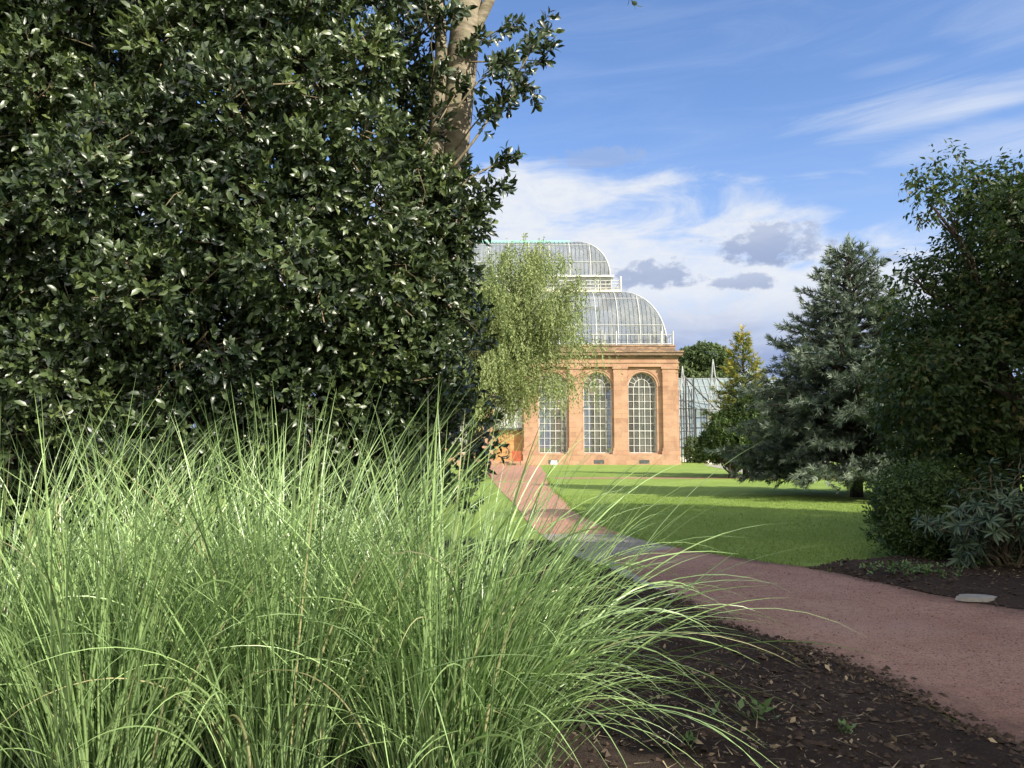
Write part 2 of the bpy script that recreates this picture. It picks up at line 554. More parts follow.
    # small grey clouds in front of the bank
    for (px, py, rw, rh, amp) in ((776, 247, 60, 24, 0.88), (661, 276, 48, 18, 0.88), (744, 283, 33, 11, 0.8), (600, 160, 50, 14, 0.4), (880, 262, 30, 10, 0.4)):
        a0, e0 = az_el(px, py)
        rx, ry = rw / F, rh / F
        dx = t.m('DIVIDE', t.m('SUBTRACT', az, a0), rx)
        dy = t.m('DIVIDE', t.m('SUBTRACT', el, e0), ry)
        dyl = t.m('MULTIPLY', t.m('MINIMUM', dy, 0.0), 1.25)      # flatter undersides
        dyy = t.m('ADD', t.m('MAXIMUM', dy, 0.0), dyl)
        q = t.m('SUBTRACT', 1.0, t.m('ADD', t.m('MULTIPLY', dx, dx), t.m('MULTIPLY', dyy, dyy)))
        q = t.m('ADD', q, t.m('ADD', t.m('MULTIPLY', t.m('SUBTRACT', n2, 0.5), 2.6), t.m('MULTIPLY', t.m('SUBTRACT', n4, 0.5), 2.6)))
        cc = t.mix(t.smooth(dy, -0.8, 1.0), C(0.33, 0.41, 0.62), C(0.43, 0.51, 0.71))
        cc = t.mix(t.smooth(n1, 0.38, 0.66, 0.0, 0.45), cc, C(0.55, 0.62, 0.80))
        col = t.mix(t.m('MULTIPLY', t.smooth(q, 0.0, 0.75), amp), col, cc)
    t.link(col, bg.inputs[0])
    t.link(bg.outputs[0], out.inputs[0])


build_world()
SC.view_settings.view_transform = 'Standard'
SC.view_settings.look = 'None'
SC.view_settings.exposure = EXPO
SC.view_settings.gamma = 1.0
SC.view_settings.use_curve_mapping = False

# ------------------------------------------------------------------ foliage helpers
def norm(a):
    return a / (np.linalg.norm(a, axis=-1, keepdims=True) + 1e-9)


def basis(D):
    ref = np.where(np.abs(D[:, 2:3]) < 0.9, np.array([[0, 0, 1.0]]), np.array([[1.0, 0, 0]]))
    A = norm(np.cross(D, ref))
    return A, np.cross(D, A)


def rand_unit(n):
    return norm(rng.normal(size=(n, 3)))


# a leaf: x along, y across, z up; folded along its midrib and curled
HOLLY = (np.array([(0, 0, 0), (.33, 0, .015), (.68, 0, .01), (1, 0, -.10), (.28, .20, .075), (.66, .19, .07), (.28, -.20, .075), (.66, -.19, .07)], float),
         [np.array([(1, 2, 5, 4), (2, 1, 6, 7)]), np.array([(0, 1, 4), (2, 3, 5), (1, 0, 6), (3, 2, 7)])], np.array([0, 1, 1, 1, 0, 0, 0, 0.]))
OVATE = (np.array([(0, 0, 0), (.45, 0, .02), (1, 0, -.16), (.38, .24, .05), (.38, -.24, .05)], float),
         [np.array([(0, 1, 3), (1, 2, 3), (1, 0, 4), (2, 1, 4)])], np.array([0, 1, 1, 0, 0.]))
LANCE = (np.array([(0, 0, 0), (.3, 0, .0), (.7, 0, -.05), (1, 0, -.17), (.3, .10, .03), (.7, .10, -.02), (.3, -.10, .03), (.7, -.10, -.02)], float),
         [np.array([(1, 2, 5, 4), (2, 1, 6, 7)]), np.array([(0, 1, 4), (2, 3, 5), (1, 0, 6), (3, 2, 7)])], np.array([0, 1, 1, 1, 0, 0, 0, 0.]))
SLIM = (np.array([(0, 0, 0), (.5, .17, .02), (1, 0, -.05), (.5, -.17, .02)], float), [np.array([(0, 3, 2, 1)])], np.zeros(4))
NEEDLE = (np.array([(0, .09, 0), (0, -.09, 0), (1, 0, 0)], float), [np.array([(0, 1, 2)])], np.zeros(3))


def put(mb, tpl, P, X, N, size, tone):
    """leaves at P with axis X and normal N"""
    tv, tf, ta = tpl
    n, k = len(P), len(tv)
    B = np.cross(N, X)
    size = np.broadcast_to(np.asarray(size, float), (n,))
    V = P[:, None, :] + size[:, None, None] * (tv[None, :, 0:1] * X[:, None, :] + tv[None, :, 1:2] * B[:, None, :] + tv[None, :, 2:3] * N[:, None, :])
    off = (np.arange(n) * k)[:, None, None]
    fs = [(f[None] + off).reshape(-1, f.shape[1]) for f in tf]
    tone = np.clip(np.broadcast_to(tone, (n,)), 0, 1)
    mb.add(V.reshape(-1, 3), fs, np.repeat(tone, k), np.tile(ta, n))


def sprigs(mb, tpl, P, D, L, k, size, spread=(0.7, 1.25), droop=0.0, svar=0.3, tvar=0.16, tbase=None, whorl=False):
    n = len(P)
    D = norm(D)
    A, B = basis(D)
    t0 = rng.random(n) if tbase is None else tbase
    ph0 = rng.random(n) * 2 * pi
    for i in range(k):
        f = (i + 0.6) / k
        ph = ph0 + i * 2.399 + rng.normal(size=n) * 0.3
        s = rng.uniform(spread[0], spread[1], n) * (1.0 if whorl else (1.15 - 0.55 * f))
        X = np.cos(s)[:, None] * D + np.sin(s)[:, None] * (np.cos(ph)[:, None] * A + np.sin(ph)[:, None] * B)
        X[:, 2] -= droop
        X = norm(X + rng.normal(size=(n, 3)) * 0.12)
        N = norm(D - np.sum(D * X, 1)[:, None] * X + rng.normal(size=(n, 3)) * 0.25)
        N = norm(N - np.sum(N * X, 1)[:, None] * X)
        pos = P + D * ((0.85 if whorl else f) * L)[:, None] if not np.isscalar(L) else P + D * ((0.85 if whorl else f) * L)
        put(mb, tpl, pos, X, N, size * (1 + svar * rng.uniform(-1, 1, n)), t0 + rng.normal(size=n) * tvar)


def blob_points(blobs, dens, shell=(0.72, 1.06), keep=0.62, lump=0.18):
    """points near the surface of lumpy ellipsoids, with outward directions; buried points are dropped"""
    Ps, Ds, Bs = [], [], []
    C = np.array([b[0] for b in blobs], float)
    Rr = np.array([b[1] if np.ndim(b[1]) else (b[1],) * 3 for b in blobs], float)
    for i in range(len(blobs)):
        area = 4 * pi * (Rr[i].prod()) ** (2 / 3)
        n = max(3, int(area * dens))
        d = rand_unit(n)
        fr = rng.normal(size=(3, 3)) * 2.2
        ph = rng.random(3) * 6
        lum = 1 + lump * np.sin(d @ fr + ph).mean(1)
        r = rng.uniform(shell[0], shell[1], n) * lum
        p = C[i] + d * Rr[i] * r[:, None]
        q = np.linalg.norm((p[:, None, :] - C[None]) / Rr[None], axis=2)
        q[:, i] = 9
        ok = q.min(1) > keep if len(blobs) > 1 else np.ones(n, bool)
        Ps.append(p[ok]); Ds.append(norm(d / Rr[i])[ok]); Bs.append(np.full(ok.sum(), i))
    return np.concatenate(Ps), np.concatenate(Ds), np.concatenate(Bs)


def crown(mb, blobs, dens, tpl, L, k, size, up=0.35, jit=0.55, droop=0.0, tclump=0.22, shell=(0.72, 1.06), keep=0.62, zmin=None, spread=(0.7, 1.25), region=None, whorl=False, svar=0.3, lump_=0.18):
    P, D, Bi = blob_points(blobs, dens, shell, keep, lump_)
    if zmin is not None:
        ok = P[:, 2] > zmin
        P, D, Bi = P[ok], D[ok], Bi[ok]
    if region is not None:
        ok = region(P)
        P, D, Bi = P[ok], D[ok], Bi[ok]
    D = norm(D + np.array([0, 0, up]) + rng.normal(size=D.shape) * jit)
    tb = 0.5 + rng.normal(size=len(blobs))[Bi] * tclump * 0.6 + rng.normal(size=len(P)) * tclump
    sprigs(mb, tpl, P, D, L, k, size, spread, droop, svar=svar, tbase=tb, whorl=whorl)
    return P, D


def curve(p0, p1, sag=0.0, n=6, wob=0.03):
    p0, p1 = np.asarray(p0, float), np.asarray(p1, float)
    s = np.linspace(0, 1, n)[:, None]
    P = p0 + (p1 - p0) * s
    L = np.linalg.norm(p1 - p0)
    P[:, 2] += sag * L * np.sin(pi * s[:, 0])
    P[1:-1] += rng.normal(size=(n - 2, 3)) * wob * L
    return P


def smooth_line(pts, n=8):
    pts = np.asarray(pts, float)
    P = np.vstack([2 * pts[0] - pts[1], pts, 2 * pts[-1] - pts[-2]])
    out = []
    for i in range(1, len(P) - 2):
        for s in np.arange(n) / n:
            a, b, c, d = P[i - 1], P[i], P[i + 1], P[i + 2]
            out.append(0.5 * ((2 * b) + (c - a) * s + (2 * a - 5 * b + 4 * c - d) * s ** 2 + (3 * b - a - 3 * c + d) * s ** 3))
    out.append(pts[-1])
    return np.array(out)


# ------------------------------------------------------------------ ground
def sheet(name, poly_or_pairs, z, mat, sub=None):
    mb = MB()
    a, b = poly_or_pairs
    n = len(a)
    V = []
    m = sub or 1
    for i in range(n):
        for j in range(m + 1):
            s = j / m
            p = np.array(a[i]) * (1 - s) + np.array(b[i]) * s
            V.append((p[0], p[1], z))
    F_ = []
    for i in range(n - 1):
        for j in range(m):
            q = i * (m + 1) + j
            F_.append((q, q + 1, q + m + 2, q + m + 1))
    mb.add(V, [np.array(F_)], np.tile(np.linspace(0, 1, m + 1), n))
    return mb


g = MB()
g.add([(-900, -400, 0), (900, -400, 0), (900, 1500, 0), (-900, 1500, 0)], [np.array([(0, 1, 2, 3)])])
tag(g.build('lawn', M['lawn']), 'wide mown green lawn striped with long tree shadows', 'lawn', kind='structure')

near_px = [(1022, 751), (968, 730), (913, 699), (850, 669), (805, 653), (728, 628), (669, 599), (600, 568), (565, 552), (530, 525), (515, 505), (500, 490), (487, 474)]
far_px = [(1024, 611), (970, 602), (927, 595), (857, 578), (810, 569), (753, 561), (688, 550), (619, 533), (577, 513), (566, 502), (552, 488)]
Ln = [np.array([5.6, -3.0, 0]), np.array([4.2, 0.0, 0]), np.array([3.2, 2.2, 0])] + [gnd(*p) for p in near_px]
Rn = [np.array([11.5, 0.5, 0]), np.array([8.6, 4.0, 0]), np.array([6.4, 6.3, 0])] + [gnd(*p) for p in far_px] + [np.array([2.0, 46, 0])]
Ls, Rs = smooth_line(Ln, 8), smooth_line(Rn, 8)


def resample(P, n):
    d = np.concatenate([[0], np.cumsum(np.linalg.norm(np.diff(P, axis=0), axis=1))])
    s = np.linspace(0, d[-1], n)
    return np.stack([np.interp(s, d, P[:, k]) for k in range(3)], 1)


def cut(P, y0, y1):
    k = (P[:, 1] >= y0) & (P[:, 1] <= y1)
    return P[k]


def at_y(P, y):
    o = np.argsort(P[:, 1])
    return np.interp(y, P[o, 1], P[o, 0])


def ragged(P, amp, freq=3.0):
    P = P.copy()
    ph = rng.random(4) * 6
    s = np.cumsum(np.linalg.norm(np.diff(P, axis=0, prepend=P[:1]), axis=1))
    w = sum(np.sin(s * freq * (k + 1) * 0.9 + ph[k]) / (k + 1) for k in range(4))
    w += rng.normal(size=len(P)) * 0.35
    nrm = np.cross(np.gradient(P, axis=0), [0, 0, 1])
    nrm /= np.linalg.norm(nrm, axis=1)[:, None] + 1e-9
    return P + nrm * (w * amp)[:, None]


# the near red path, the grey junction, the brick walk to the door
Lr = ragged(resample(np.vstack([cut(Ls, -3, 10.9)]), 160), 0.018)
Rr_ = ragged(resample(np.vstack([Rs[(Rs[:, 1] < 12.6) & (Rs[:, 0] > 2.2)]]), 160), 0.02)
tag(sheet('path', (Lr, Rr_), 0.016, M['red'], 12).build('path', M['red']), 'red grit path curving from right foreground towards the palm house', 'path', kind='structure')
ys = np.linspace(10.6, 14.8, 30)
Lg = np.stack([at_y(Ls, ys), ys, ys * 0], 1)
Rg = np.stack([at_y(Rs, ys), ys, ys * 0], 1)
tag(sheet('j', (Lg, Rg), 0.008, M['grey'], 4).build('paving', M['grey']), 'grey stone paving where the red path meets the brick walk', 'paving', kind='structure')
ys = np.concatenate([np.linspace(14.3, 34, 40), np.linspace(36, 67.5, 20)])
Lb = np.stack([at_y(Ls, ys) - np.clip((ys - 45) / 20, 0, 1) * 0.9, ys, ys * 0], 1)
Rb = np.stack([np.where(ys < 46, at_y(Rs, np.minimum(ys, 46)), 2.0 + (ys - 46) * 0.02), ys, ys * 0], 1)
tag(sheet('b', (Lb, Rb), 0.012, M['brick'], 4).build('path', M['brick']), 'sunlit brick walk leading to the palm house door', 'path', kind='structure')
# flush stone edging along the soil bed side of the path
Le = resample(cut(Ls, 7.9, 11.8), 40)
tg = np.gradient(Le, axis=0)
tg /= np.linalg.norm(tg, axis=1)[:, None]
nr = np.stack([-tg[:, 1], tg[:, 0], tg[:, 2] * 0], 1)
Lo = Le + nr * 0.02
Li = Le - nr * np.linspace(0.02, 0.42, 40)[:, None]
kb = MB()
kb.add(np.concatenate([Lo * [1, 1, 0] + [0, 0, .028], Li * [1, 1, 0] + [0, 0, .026], Lo * [1, 1, 0] - [0, 0, .03]]),
       [np.array([(i, i + 40, i + 41, i + 1) for i in range(39)]), np.array([(i, i + 1, i + 81, i + 80) for i in range(39)])])
tag(kb.build('kerb', M['slab']), 'grey stone edging between red path and dark soil bed', 'kerb', kind='structure')
# far crossing paths
a = np.array([(2.2, 39.0, 0), (8, 39.2, 0), (16, 39.0, 0), (40, 36, 0)], float)
tag(sheet('c', (smooth_line(a), smooth_line(a + [0, 1.7, 0])), 0.006, M['brick'], 1).build('path', M['brick']), 'narrow pale path crossing the lawn before the palm house', 'path', kind='structure')
a = np.array([(17.2, 69.5, 0), (15.6, 58, 0), (14.2, 47, 0), (13.5, 40.7, 0)], float)
tag(sheet('d', (smooth_line(a), smooth_line(a + [1.5, 0, 0])), 0.010, M['slab'], 1).build('path', M['slab']), 'thin pale path slanting across lawn beside the palm house corner', 'path', kind='structure')


# soil beds with a real, lumpy surface
def noise2(x, y, f, seed):
    r = np.random.default_rng(seed)
    v = 0
    for k in range(5):
        a = r.random(2) * 6.28
        d = r.normal(size=2)
        v = v + np.sin(x * d[0] * f * (k * .7 + 1) + y * d[1] * f * (k * .7 + 1) + a[0]) / (k * 0.6 + 1)
    return v / 3


def soil_bed(name, label, inner, outer, nu, nv, seed, rough=0.02, edge=0.10):
    V = []
    inner = resample(inner, nu)
    outer = resample(outer, nu)
    s = np.linspace(0, 1, nv) ** 1.6
    P = inner[:, None, :] * (1 - s)[None, :, None] + outer[:, None, :] * s[None, :, None]
    x, y = P[..., 0], P[..., 1]
    w = np.clip(np.linalg.norm(P - inner[:, None, :], axis=2) / 0.5, 0, 1) * np.clip(np.linalg.norm(P - outer[:, None, :], axis=2) / 0.5, 0, 1)
    z = 0.020 + w * edge + w * (noise2(x, y, 2.2, seed) * 0.02 + noise2(x, y, 9, seed + 1) * rough * 0.7 + rng.normal(size=x.shape) * rough * 0.4)
    P[..., 2] = z
    mb = MB()
    i = (np.arange(nu - 1)[:, None] * nv + np.arange(nv - 1)[None, :]).reshape(-1)
    mb.add(P.reshape(-1, 3), [np.stack([i, i + nv, i + nv + 1, i + 1], 1)])
    tag(mb.build(name, M['soil'], smooth=True), label, 'flower bed', kind='structure')
    return P.reshape(-1, 3)


inn = np.vstack([cut(Ls, -1.5, 12.2)])
inn = ragged(resample(inn, 300), 0.03)
outer = np.array([(-9, -1.5, 0), (-11, 3, 0), (-10, 8, 0), (-6, 11, 0), (-2, 12.6, 0), (0.4, 12.9, 0)], float)
bedL = soil_bed('soil_bed', 'dark bare soil bed under the tall grass beside the red path', inn, smooth_line(outer), 300, 110, 3)
ri = np.vstack([Rs[(Rs[:, 1] < 10.3)], gnd(812, 569)])
ri = ri[np.argsort(-ri[:, 0])]
ri = ragged(resample(ri, 160), 0.03)
ro = np.array([(17, 7, 0), (15, 13, 0), (11, 14.5, 0), (8, 13.2, 0), (6.2, 11.6, 0), (5.3, 10.9, 0), (4.4, 10.6, 0), (3.95, 10.2, 0)], float)
bedR = soil_bed('soil_bed', 'dark soil bed with shrubs along far side of red path', ri, smooth_line(ro), 160, 50, 9)

# clods, litter, grit: nobody could count them
def clods(name, P, rmin, rmax, mat, label, flat=0.6, kind='stuff', cat='soil'):
    n = len(P)
    base = np.array([(1, 0, 0), (-1, 0, 0), (0, 1, 0), (0, -1, 0), (0, 0, 1), (0, 0, -1)], float)
    fc = np.array([(0, 2, 4), (2, 1, 4), (1, 3, 4), (3, 0, 4), (2, 0, 5), (1, 2, 5), (3, 1, 5), (0, 3, 5)])
    r = rmin + (rmax - rmin) * rng.random(n) ** 3
    V = base[None] * (0.6 + 0.8 * rng.random((n, 6, 3)))
    th = rng.random(n) * 6.28
    c, s = np.cos(th), np.sin(th)
    x = V[..., 0] * c[:, None] - V[..., 1] * s[:, None]
    y = V[..., 0] * s[:, None] + V[..., 1] * c[:, None]
    V = np.stack([x, y, V[..., 2] * flat], -1) * r[:, None, None] + P[:, None, :]
    mb = MB()
    mb.add(V.reshape(-1, 3), [(fc[None] + (np.arange(n) * 6)[:, None, None]).reshape(-1, 3)], np.repeat(rng.random(n), 6))
    return tag(mb.build(name, mat), label, cat, kind=kind)


def near_weight(P, n, ymax, xr):
    ok = (P[:, 1] < ymax) & (P[:, 1] > 2.5) & (P[:, 0] > xr[0]) & (P[:, 0] < xr[1])
    Q = P[ok]
    idx = rng.integers(0, len(Q), n)
    return Q[idx] + np.concatenate([rng.normal(size=(n, 2)) * 0.03, np.zeros((n, 1))], 1)


cl = near_weight(bedL, 14000, 10.5, (-1.5, 3.0))
cr = near_weight(bedR, 5000, 11.5, (2, 9))
# soil crumbs kicked a little way onto the path
k = rng.integers(0, len(inn), 2500)
sp = inn[k] + np.concatenate([np.abs(rng.normal(size=(2500, 1))) * 0.10, rng.normal(size=(2500, 1)) * 0.05, np.full((2500, 1), 0.018)], 1)
clods('soil_crumb', np.vstack([cl + [0, 0, .004], cr + [0, 0, .004], sp]), 0.004, 0.030, M['clod'], 'dark crumbs of soil lying over the beds and path edge')
# grit on the red path
n = 16000
t_ = rng.random(n)
ii = rng.integers(0, 160, n)
gp = Lr[ii] * (1 - t_[:, None]) + Rr_[ii] * t_[:, None]
gp[:, 2] = 0.018
gp[:, :2] += rng.normal(size=(n, 2)) * 0.05
clods('path_grit', gp[gp[:, 1] < 10.5], 0.0025, 0.0095, M["chip"], 'loose reddish grit scattered over the near path', 0.7, cat='grit')
# leaf litter
mb = MB()
n = 3600
cx = np.array([(1.1, 4.4), (1.6, 5.2), (0.8, 5.2), (1.9, 5.6), (0.9, 4.1), (6.6, 8.9), (5.5, 9.5)])
ci = rng.choice(len(cx), n, p=[.26, .16, .14, .10, .16, .09, .09])
lp = np.concatenate([cx[ci] + rng.normal(size=(n, 2)) * [0.55, 0.45], np.zeros((n, 1))], 1)
lp[:, 2] = 0.10 + rng.random(n) * 0.05
ok = (lp[:, 0] < np.array([at_y(inn, y) for y in lp[:, 1]]) - 0.1) | (lp[:, 0] > 4.6)
lp = lp[ok]; n = len(lp)
N = norm(np.array([0, 0, 1.0]) + rng.normal(size=(n, 3)) * 0.45)
X = norm(np.cross(N, rand_unit(n)))
put(mb, OVATE, lp, X, N, 0.008 + 0.055 * rng.random(n) ** 5, .15 + .85 * rng.random(n) ** 1.2)
# a few leaves blown onto the path and the lawn
n = 130
jj = rng.integers(10, 150, n); tt_ = rng.random(n)
pp_ = Lr[jj] * (1 - tt_[:, None]) + Rr_[jj] * tt_[:, None]
pp_[:, 2] = .024
qq_ = np.stack([rng.uniform(2.5, 9, 90), rng.uniform(11.5, 24, 90), np.full(90, .04)], 1)
qq_ = qq_[qq_[:, 0] > at_y(Rs, np.minimum(qq_[:, 1], 45)) + .2]
lp = np.vstack([pp_, qq_]); n = len(lp)
N = norm(np.array([0, 0, 1.0]) + rng.normal(size=(n, 3)) * 0.25)
put(mb, OVATE, lp, norm(np.cross(N, rand_unit(n))), N, 0.012 + 0.045 * rng.random(n) ** 2.5, .2 + .8 * rng.random(n))
# bits of twig and straw
n = 900
ci = rng.choice(len(cx), n)
q = np.concatenate([cx[ci] + rng.normal(size=(n, 2)) * [0.7, 0.5], np.full((n, 1), 0.135)], 1)
ok = (q[:, 0] < np.array([at_y(inn, y) for y in q[:, 1]]) - 0.1) | (q[:, 0] > 4.6)
q = q[ok]; n = len(q)
X = norm(rng.normal(size=(n, 3)) * [1, 1, 0.15])
put(mb, (NEEDLE[0] * [1, .35, 1], NEEDLE[1], NEEDLE[2]), q, X, norm(np.cross(X, np.cross([0, 0, 1.0], X))), 0.03 + 0.09 * rng.random(n), 0.4 + 0.6 * rng.random(n))
tag(mb.build('leaf_litter', M['litter']), 'dry leaves and twigs scattered over the dark soil', 'leaf litter', kind='stuff')

# lawn blades where the turf is close enough to read as grass
mb = MB()
n = 110000
yy = 9.6 + 16 * rng.random(n) ** 1.4
xx = -1 + 11 * rng.random(n)
xe = at_y(Rs, np.minimum(yy, 45))
ok = (xx > xe + 0.02) & ~((xx > 3.9) & (yy < 10.4 + 0.35 * np.maximum(xx - 4.4, 0) + 0.4))
P = np.stack([xx, yy, np.zeros(n)], 1)[ok]
n = len(P)
X = norm(np.array([0, 0, 1.0]) + rng.normal(size=(n, 3)) * 0.45)
N = norm(np.cross(X, rand_unit(n)))
put(mb, (NEEDLE[0] * [1, 1.6, 1], NEEDLE[1], NEEDLE[2]), P, X, N, 0.018 + 0.03 * rng.random(n), np.clip(0.5 + 0.22 * noise2(P[:, 0], P[:, 1], 1.4, 5) + rng.normal(size=n) * 0.2, 0, 1))
# longer unmown blades along the lawn edge by the path
ed = Rs[(Rs[:, 1] > 9.9) & (Rs[:, 1] < 40) & (Rs[:, 0] < 4.3)]
ed = resample(ed, 400)
k = rng.integers(0, 400, 5000)
P = ed[k] + np.concatenate([rng.normal(size=(5000, 2)) * 0.05, np.zeros((5000, 1))], 1)
X = norm(np.array([0, 0, 1.0]) + rng.normal(size=(5000, 3)) * 0.6)
put(mb, (NEEDLE[0] * [1, 1.2, 1], NEEDLE[1], NEEDLE[2]), P, X, norm(np.cross(X, rand_unit(5000))), 0.03 + 0.05 * rng.random(5000), rng.random(5000) * 0.8)
tag(mb.build('lawn_grass', M['lawn_blade']), 'short mown grass blades covering the nearer lawn', 'grass', kind='stuff')

# ------------------------------------------------------------------ palm house
BX, BY = -0.35, 70.0
HW, HD = 15.25, 9.3
ph = thing('palm_house', 'pink sandstone palm house with tall arched windows and two tiered glass roof', 'palm house', (BX, BY, 0))
Zy = lambda py, Y=BY: at(512, py, Y)[2]
Z_PL, Z_SILL, Z_SPR, Z_WT = 0.98, 1.05, 0, Zy(358)
Z_TOP = Zy(372.5)
WHW = 1.30
Z_SPR = Z_TOP - WHW
BAY = 4.08
Z_ARC0, Z_COR0, Z_COR1, Z_PAR = Zy(367), Zy(358.5), Zy(351.5), Zy(345)


def facade(origin, ux, depth_dir, nb, half, open_=True, skip_low=()):
    """returns builders: local u along the wall, w inward, z up"""
    origin, ux, wd = np.array(origin, float), np.array(ux, float), np.array(depth_dir, float)
    T = lambda u, w, z: origin + ux * u + wd * w + np.array([0, 0, z])
    wall = MB()
    cs = [(i - (nb - 1) / 2) * BAY for i in range(nb)]
    edges = [-half] + sum([[c - WHW, c + WHW] for c in cs], []) + [half]
    quads = []

    def quad(a, b, c, d):
        wall.add([a, b, c, d], [np.array([(0, 1, 2, 3)])])
    for i in range(0, len(edges), 2):
        quad(T(edges[i], 0, 0), T(edges[i + 1], 0, 0), T(edges[i + 1], 0, Z_WT), T(edges[i], 0, Z_WT))
    RV = 0.55
    NS = 18
    for bi, c in enumerate(cs):
        zs = 0.05 if bi in skip_low else Z_SILL
        th = np.linspace(pi, 0, NS + 1)
        arc = [(c + WHW * cos(a), Z_SPR + WHW * sin(a)) for a in th]
        for (u0, z0), (u1, z1) in zip(arc[:-1], arc[1:]):
            quad(T(u0, 0, z0), T(u1, 0, z1), T(u1, 0, Z_WT), T(u0, 0, Z_WT))
            quad(T(u0, RV, z0), T(u1, RV, z1), T(u1, 0, z1), T(u0, 0, z0))
        quad(T(c - WHW, 0, 0), T(c + WHW, 0, 0), T(c + WHW, 0, zs), T(c - WHW, 0, zs))
        quad(T(c - WHW, 0, zs), T(c + WHW, 0, zs), T(c + WHW, RV, zs), T(c - WHW, RV, zs))
        quad(T(c - WHW, 0, zs), T(c - WHW, RV, zs), T(c - WHW, RV, Z_SPR), T(c - WHW, 0, Z_SPR))
        quad(T(c + WHW, RV, zs), T(c + WHW, 0, zs), T(c + WHW, 0, Z_SPR), T(c + WHW, RV, Z_SPR))
    wall.build('wall', M['stone'], ph)

    def tbox(mb, u0, u1, w0, w1, z0, z1):
        P = [T(u0, w0, z0), T(u1, w0, z0), T(u1, w1, z0), T(u0, w1, z0), T(u0, w0, z1), T(u1, w0, z1), T(u1, w1, z1), T(u0, w1, z1)]
        mb.add(P, [np.array([(0, 3, 2, 1), (4, 5, 6, 7), (0, 1, 5, 4), (1, 2, 6, 5), (2, 3, 7, 6), (3, 0, 4, 7)])])
    # pilasters between the bays
    pus = [cs[0] - BAY / 2] + [c + BAY / 2 for c in cs]
    pus[0] = -half + 0.60
    pus[-1] = half - 0.60
    for i, u in enumerate(pus):
        mb = MB()
        hw = 0.60
        tbox(mb, u - hw, u + hw, -0.31, -0.002, Z_PL + 0.55, Z_ARC0 - 0.55)
        tbox(mb, u - hw - 0.16, u + hw + 0.16, -0.38, -0.003, Z_PL - 0.03, Z_PL + 0.26)
        tbox(mb, u - hw - 0.08, u + hw + 0.08, -0.32, -0.004, Z_PL + 0.26, Z_PL + 0.55)
        tbox(mb, u - hw - 0.05, u + hw + 0.05, -0.30, -0.003, Z_ARC0 - 0.55, Z_ARC0 - 0.40)
        tbox(mb, u - hw - 0.02, u + hw + 0.02, -0.28, -0.005, Z_ARC0 - 0.40, Z_ARC0 - 0.20)
        tbox(mb, u - hw - 0.12, u + hw + 0.12, -0.36, -0.004, Z_ARC0 - 0.20, Z_ARC0 + 0.02)
        mb.build('pilaster', M['stone'], ph)
    # archivolt mouldings and windows
    for bi, c in enumerate(cs):
        mb = MB()
        for r0, r1, w in ((WHW + 0.03, WHW + 0.22, -0.05), (WHW + 0.22, WHW + 0.30, -0.09)):
            th = np.linspace(pi, 0, 21)
            for a0, a1 in zip(th[:-1], th[1:]):
                pts = []
                for w_ in (w, -0.001):
                    for (r, a) in ((r0, a0), (r0, a1), (r1, a1), (r1, a0)):
                        pts.append(T(c + r * cos(a), w_, min(Z_SPR + r * sin(a), Z_ARC0 - 0.01)))
                mb.add(pts, [np.array([(0, 1, 2, 3), (3, 2, 6, 7), (1, 0, 4, 5)])])
        mb.build('arch_moulding', M['stone'], ph)
        if not open_:
            continue
        low = Zy(428) if bi in skip_low else Z_SILL
        wy = 0.36
        fr = MB()
        W = WHW - 0.03
        vb = 5
        for k in range(vb + 1):
            u = c - W + 2 * W * k / vb
            r = 0.045 if k in (0, vb) else 0.026
            dz = math.sqrt(max(0.0, W * W - (u - c) ** 2)) if k in (0, vb) else (0.0 if abs(u - c) > 0.7 else math.sqrt(0.70 ** 2 - (u - c) ** 2))
            tbox(fr, u - r, u + r, wy - 0.04, wy + 0.04, low, Z_SPR + dz)
        nh = 9
        for k in range(nh + 1):
            z = low + (Z_SPR - low) * k / nh
            r = 0.06 if k == 0 else (0.034 if k % 3 == 0 else 0.02)
            tbox(fr, c - W, c + W, wy - 0.038, wy + 0.038, z - r, z + r)
        for rr, rw in ((W, 0.05), (0.70, 0.035)):
            th = np.linspace(0, pi, 19)
            pts = [T(c + rr * cos(a), wy, Z_SPR + rr * sin(a)) for a in th]
            fr.tube(pts, rw, 5)
        for a in np.linspace(0, pi, 9)[1:-1]:
            fr.bar(T(c + 0.70 * cos(a), wy, Z_SPR + 0.70 * sin(a)), T(c + W * cos(a), wy, Z_SPR + W * sin(a)), 0.028)
        f = fr.build('window', M['rib_paint'], ph)
        pn = MB()
        th = np.linspace(0, pi, 25)
        P = [T(c - W, wy + 0.02, low), T(c + W, wy + 0.02, low)] + [T(c + W * cos(a), wy + 0.02, Z_SPR + W * sin(a)) for a in th]
        pn.add(P, [np.arange(len(P))[None]])
        pn.build('pane', M['pane'], f)
    return T, tbox, cs


T, tbox, cs = facade((BX, BY, 0), (1, 0, 0), (0, 1, 0), 7, HW, True, (3,))
facade((BX + HW, BY + HD, 0), (0, 1, 0), (-1, 0, 0), 4, HD - 0.002)
facade((BX - HW, BY + HD, 0), (0, -1, 0), (1, 0, 0), 4, HD - 0.002)
facade((BX, BY + 2 * HD, 0), (-1, 0, 0), (0, -1, 0), 7, HW)


